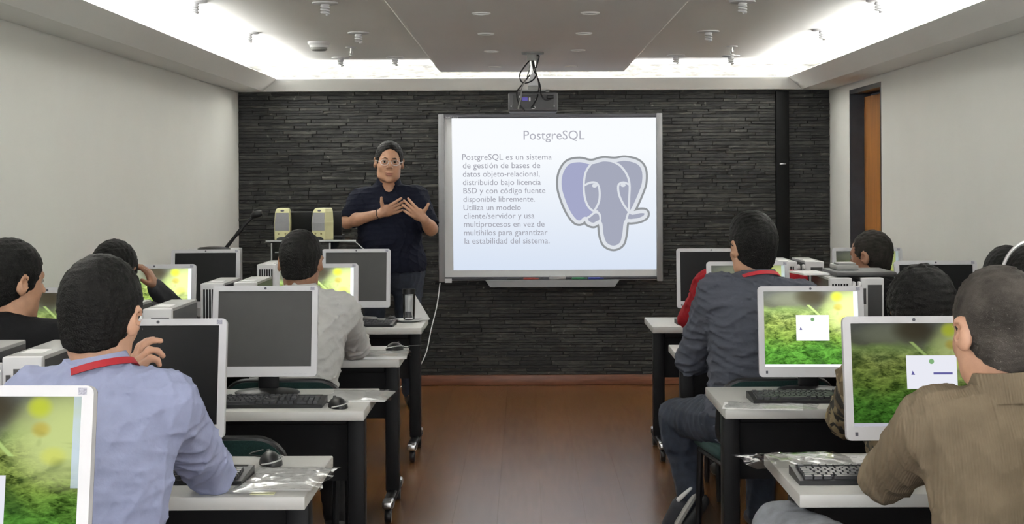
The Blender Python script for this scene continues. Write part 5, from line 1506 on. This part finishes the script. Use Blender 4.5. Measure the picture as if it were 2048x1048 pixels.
PEOPLE['handup'] = make_person('dark-haired person raising a hand to the cheek behind the blue-shirted man', (-1.69, 6.14, .53), (-1.675, 6.36, .97), 0, pt(231, 544, 6.38), R(-10), R(-5), 0, hs=1.03, build=.95, sw=.15,
        skin=M_skind, shirt=S_dgrey, res=.008, hthick=.016, arms={'R': dict(el=(-1.435, 6.70, .85), wr=(-1.555, 6.56, 1.04)), 'L': dict(el=(-1.90, 6.66, .79), wr=(-1.80, 6.92, .775))},
        hands={'R': dict(d=(-.45, -.1, 1), n=(-1, 0, -.3), t=(0, -1, 0), curl=(.4, .5, .5, .5))})
shoe_g = mat('dark_canvas_shoe', (0.02, 0.022, 0.03), 0.7)
PEOPLE['grey'] = make_person('man in slate grey shirt with red lanyard, one leg in the aisle', (.90, 6.12, .535), (.945, 6.25, 1.035), R(4), pt(1505, 493, 6.25), R(16), R(-2), 0, hs=1.08, build=1.16, sw=.175,
        skin=M_skin, shirt=S_grey, trous=M_jean, res=.0065, collar=S_grey, lanyard=True, fold=.006, hthick=.013, hstyle='top', uarm=.064,
        arms={'L': dict(el=(.68, 6.36, .76), wr=(.80, 6.62, .74)), 'R': dict(el=(1.24, 6.52, .80), wr=(1.12, 6.80, .775))},
        legs={'L': ((.63, 6.44, .515), (.685, 6.43, .205), (.612, 6.46, .060), shoe_g), 'R': ((1.0, 6.58, .50), (1.0, 6.60, .085), None, shoe_g)})
rt_, d_ = PEOPLE['grey']
sh_ = [c for c in rt_.children if c.name.startswith('shoe')][0]
f = Field(); f.rc((.728, 6.405, .170), (.648, 6.42, .052), .032, .042, .02); f.rc((.648, 6.42, .052), (.625, 6.46, .045), .042, .036, .02)
f.half(unit((-.80, .25, .60)), float(unit((-.80, .25, .60)) @ np.array([.712, 6.42, .148])) + .004, .004)
tag(f.mesh('sole', .006, mat('grey_rubber', (.028, .029, .03), .7), sh_, None, d_['O']), 'dark rubber sole')
f = Field(); f.rc(pt(1357, 999, 6.375), pt(1382, 976, 6.375), .010, .008, .01)
tag(f.mesh('sock', .005, M_paper, rt_, None, d_['O']), 'white sock showing at the ankle')
tag(MB().tube([tuple(pt(a_, c_, y_) - d_['O']) for a_, c_, y_ in ((1392, 984, 6.385), (1384, 1000, 6.375), (1368, 1026, 6.37), (1354, 1050, 6.372))], [.012, .013, .014, .014], 8).build('shoe_edge', mat('pale_shoe_edge', (.33, .33, .31), .6), sh_), 'pale edge of the shoe')
PEOPLE['red'] = make_person('person in red top almost hidden by the slate grey shirt', (1.10, 7.44, .53), (1.105, 7.60, .98), 0, pt(1503, 494, 7.62), 0, R(-10), 0, hs=.98, build=.98, sw=.205,
        shirt=S_redc, res=.009, arms={'L': dict(el=(.835, 7.80, .80), wr=(.93, 8.04, .80)), 'R': dict(el=(1.34, 7.86, .80), wr=(1.22, 8.1, .80))})
PEOPLE['blackr'] = make_person('man with cropped hair in black jacket before the door', (1.80, 7.52, .53), (1.795, 7.70, .98), R(10), pt(1742, 512, 7.72), R(38), R(-6), 0, hs=1.06, build=1.1, sw=.165,
        skin=M_skind, hair=M_buzz, hthick=.006, shirt=S_black, collar=S_black, res=.008, arms={'L': dict(el=(1.60, 7.92, .80), wr=(1.72, 8.12, .78)), 'R': dict(el=(2.02, 7.92, .80), wr=(1.95, 8.12, .78))})
PEOPLE['check'] = make_person('person with bushy black hair and brown checked sleeves', (1.19, 4.56, .53), (1.195, 4.78, .95), 0, pt(1841, 628, 4.76), R(4), R(-8), 0, hs=1.04, build=1.0, sw=.165,
        shirt=S_check, res=.007, hstyle='bushy', fold=.005, arms={'L': dict(el=(1.04, 5.03, .720), wr=(1.10, 5.23, .790)), 'R': dict(el=(1.43, 5.04, .79), wr=(1.32, 5.27, .778))})
PEOPLE['tan'] = make_person('man with grey cropped hair and tan corduroy jacket', (1.07, 3.26, .53), (1.085, 3.50, 1.01), 0, pt(1994, 657, 3.46), R(14), R(-7), 0, hs=1.16, build=1.16, sw=.185,
        skin=M_skinl, hair=M_hairg, hthick=.006, shirt=S_tan, trous=M_jeang, collar=S_tan, res=.0055, fold=.0045, chi=1.25, uarm=.066, jaw=1.05,
        arms={'L': dict(el=(.862, 3.71, .785), wr=(.965, 3.94, .780)), 'R': dict(el=(1.34, 3.71, .79), wr=(1.24, 3.94, .775))},
        legs={'L': ((.655, 3.96, .60), (.70, 3.98, .085), None), 'R': ((1.10, 3.74, .50), (1.10, 3.78, .085), None)})
PEOPLE['curly'] = make_person('person with short curly dark hair near the right wall', (1.95, 6.06, .53), (1.955, 6.22, .97), 0, pt(2012, 558, 6.24), R(5), R(-6), 0, hs=1.03, build=.98, sw=.155,
        shirt=S_dgrey, hair=M_hair, res=.009, hthick=.016)
PEOPLE['band'] = make_person('person with black hair and a silver headset band', (1.70, 4.84, .53), (1.69, 5.0, .99), 0, pt(2061, 577, 5.0), R(5), R(-4), 0, hs=1.04, build=1.0, sw=.16,
        shirt=S_black, res=.008, hthick=.020, arms={'R': dict(el=(1.90, 5.06, .78), wr=(1.83, 5.18, .80)), 'L': dict(el=(1.54, 5.10, .77), wr=(1.62, 5.18, .80))})
rt_, d_ = PEOPLE['band']
vs = []
for k in range(0, 181, 9):
    a = R(k); p = d_['head'] + d_['Rh'] @ (np.array([math.cos(a) * .102, -.028, .03 + math.sin(a) * .116]) * d_['hs']) - d_['O']; vs.append(tuple(p))
MB().tube(vs, 0.006, 8).build('headset_band', M_silver, rt_)

M_lens = clear_material('spectacle_lens', (0.93, 0.93, 0.93), -0.03)
# presenter
def presenter():
    Y = 10.33; cx = -.895
    yaw = R(180 + 6)
    skin = M_skin
    sh = np.array([-.905, Y, 1.395]); hip = np.array([-.885, Y, .93])
    elR = pt(694, 444, 10.22); wrR = pt(761, 427, 10.10); elL = pt(862, 458, 10.20); wrL = pt(848, 438, 10.07)
    head = pt(778, 324, 10.27)
    root, d = make_person('presenter in dark navy polo shirt and glasses, gesturing beside the whiteboard', hip, sh, yaw, head, R(2), R(-3), R(-3), hs=1.10, build=1.22, sw=.182,
        skin=skin, shirt=S_navy, trous=M_jean, res=.0045, sleeve='short', fold=.004, belly=.045, stand=True, jaw=1.12, uarm=.066, collar=S_navy, cgap=R(70), cdrop=.05, shdz=-.045, vneck=True, hthick=.013, hstyle='front',
        arms={'R': dict(el=elR, wr=wrR), 'L': dict(el=elL, wr=wrL)},
        legs={'R': ((-1.02, Y - .01, .50), (-1.01, Y + .05, .085), None), 'L': ((-.78, Y - .01, .50), (-.76, Y + .05, .085), None)},
        hands={'R': dict(d=(1, -.05, .38), n=(.1, 1, .45), t=(-.25, .0, 1), curl=(.10, .12, .14, .18), spread=.10, thumb=(1.0, .15, .0), s=1.02),
               'L': dict(d=(-.80, -.1, .60), n=(.0, 1, .35), t=(.45, 0, 1), curl=(.12, .12, .14, .18), spread=.12, thumb=(1.0, .0, .0), s=1.02)})
    O, Rh, hs = d['O'], d['Rh'], d['hs']
    T = lambda *p: tuple(head + Rh @ (np.array(p) * hs) - O)
    g = MB()
    for sx in (-1, 1):
        g.tube([T(sx * .033 + .024 * math.cos(a) , .103, .000 + .016 * math.sin(a)) for a in [k * 2 * math.pi / 20 for k in range(20)]], 0.0014, 6, close=True)
        g.tube([T(sx * .057, .101, .004), T(sx * .080, .05, .006), T(sx * .084, -.005, .006)], 0.0013, 6)
    g.tube([T(-.009, .104, .003), T(0, .107, .006), T(.009, .104, .003)], 0.0013, 6)
    gl_ = g.build('glasses', M_steel, root)
    for sx in (-1, 1):
        f = [T(sx * .033 + .0235 * math.cos(a), .103, .0 + .0155 * math.sin(a)) for a in [k * 2 * math.pi / 20 for k in range(20)]]
        MB().add(f, [tuple(range(20))]).build('lens', M_lens, gl_)
    for sx in (-1, 1):
        MB().tube([T(sx * .014, .0925, .0240), T(sx * .030, .0925, .0275), T(sx * .047, .081, .0215)], [.0020, .0028, .0014], 8).build('eyebrow', M_hair, root)
    MB().tube([T(-.022, .0915, -.0655), T(-.008, .0965, -.063), T(.008, .0965, -.063), T(.022, .0915, -.0655)], [.0012, .0028, .0028, .0012], 8).build('upper_lip', M_lip, root)
    MB().tube([T(-.020, .0900, -.0715), T(-.008, .0945, -.0745), T(.008, .0945, -.0745), T(.020, .0900, -.0715)], [.0012, .0034, .0034, .0012], 8).build('lower_lip', M_lip, root)
    w = d['A']['R']; dd = unit(w['wr'] - w['el']); c = w['wr'] - dd * .012; u = unit(np.cross(dd, (0, 1, .2))); v = np.cross(dd, u)
    MB().tube([tuple(c + (u * math.cos(a) + v * math.sin(a)) * .0315 - O) for a in [k * math.pi / 10 for k in range(20)]], .0035, 6, close=True).build('bracelet', M_bpl, root)
    return root, d
PEOPLE['presenter'] = presenter()

# chairs under the sitters, and the empty one
ch0 = make_chair()
CH = [(-.985, 3.44, 0, 'green-backed chair under the man in pale blue'), (-.925, 6.14, 0, 'green-backed chair under the man in off-white'), (-1.62, 4.66, 0, 'green-backed chair under the person in black by the left wall'),
      (-1.69, 6.14, 0, 'green-backed chair under the person raising a hand'), (-.935, 4.82, 0, 'empty green-backed chair pushed up to the desk with the full keyboard'),
      (.93, 6.12, R(8), 'green-backed chair under the man in slate grey'), (1.10, 7.46, 0, 'green-backed chair under the person in red'), (1.80, 7.52, 0, 'green-backed chair under the man in the black jacket'),
      (1.19, 4.58, 0, 'green-backed chair under the person with checked sleeves'), (1.07, 3.28, 0, 'green-backed chair under the man in corduroy'), (1.95, 6.06, 0, 'green-backed chair under the person with curly hair'), (1.70, 4.84, 0, 'green-backed chair under the person with the headset')]
for i, (x, y, a, lb) in enumerate(CH):
    o = ch0 if i == 0 else copy_tree(ch0)
    o.location = (x, y, 0); o.rotation_euler = (0, 0, a); tag(o, lb, 'chair', 'green-backed chairs at the desks')
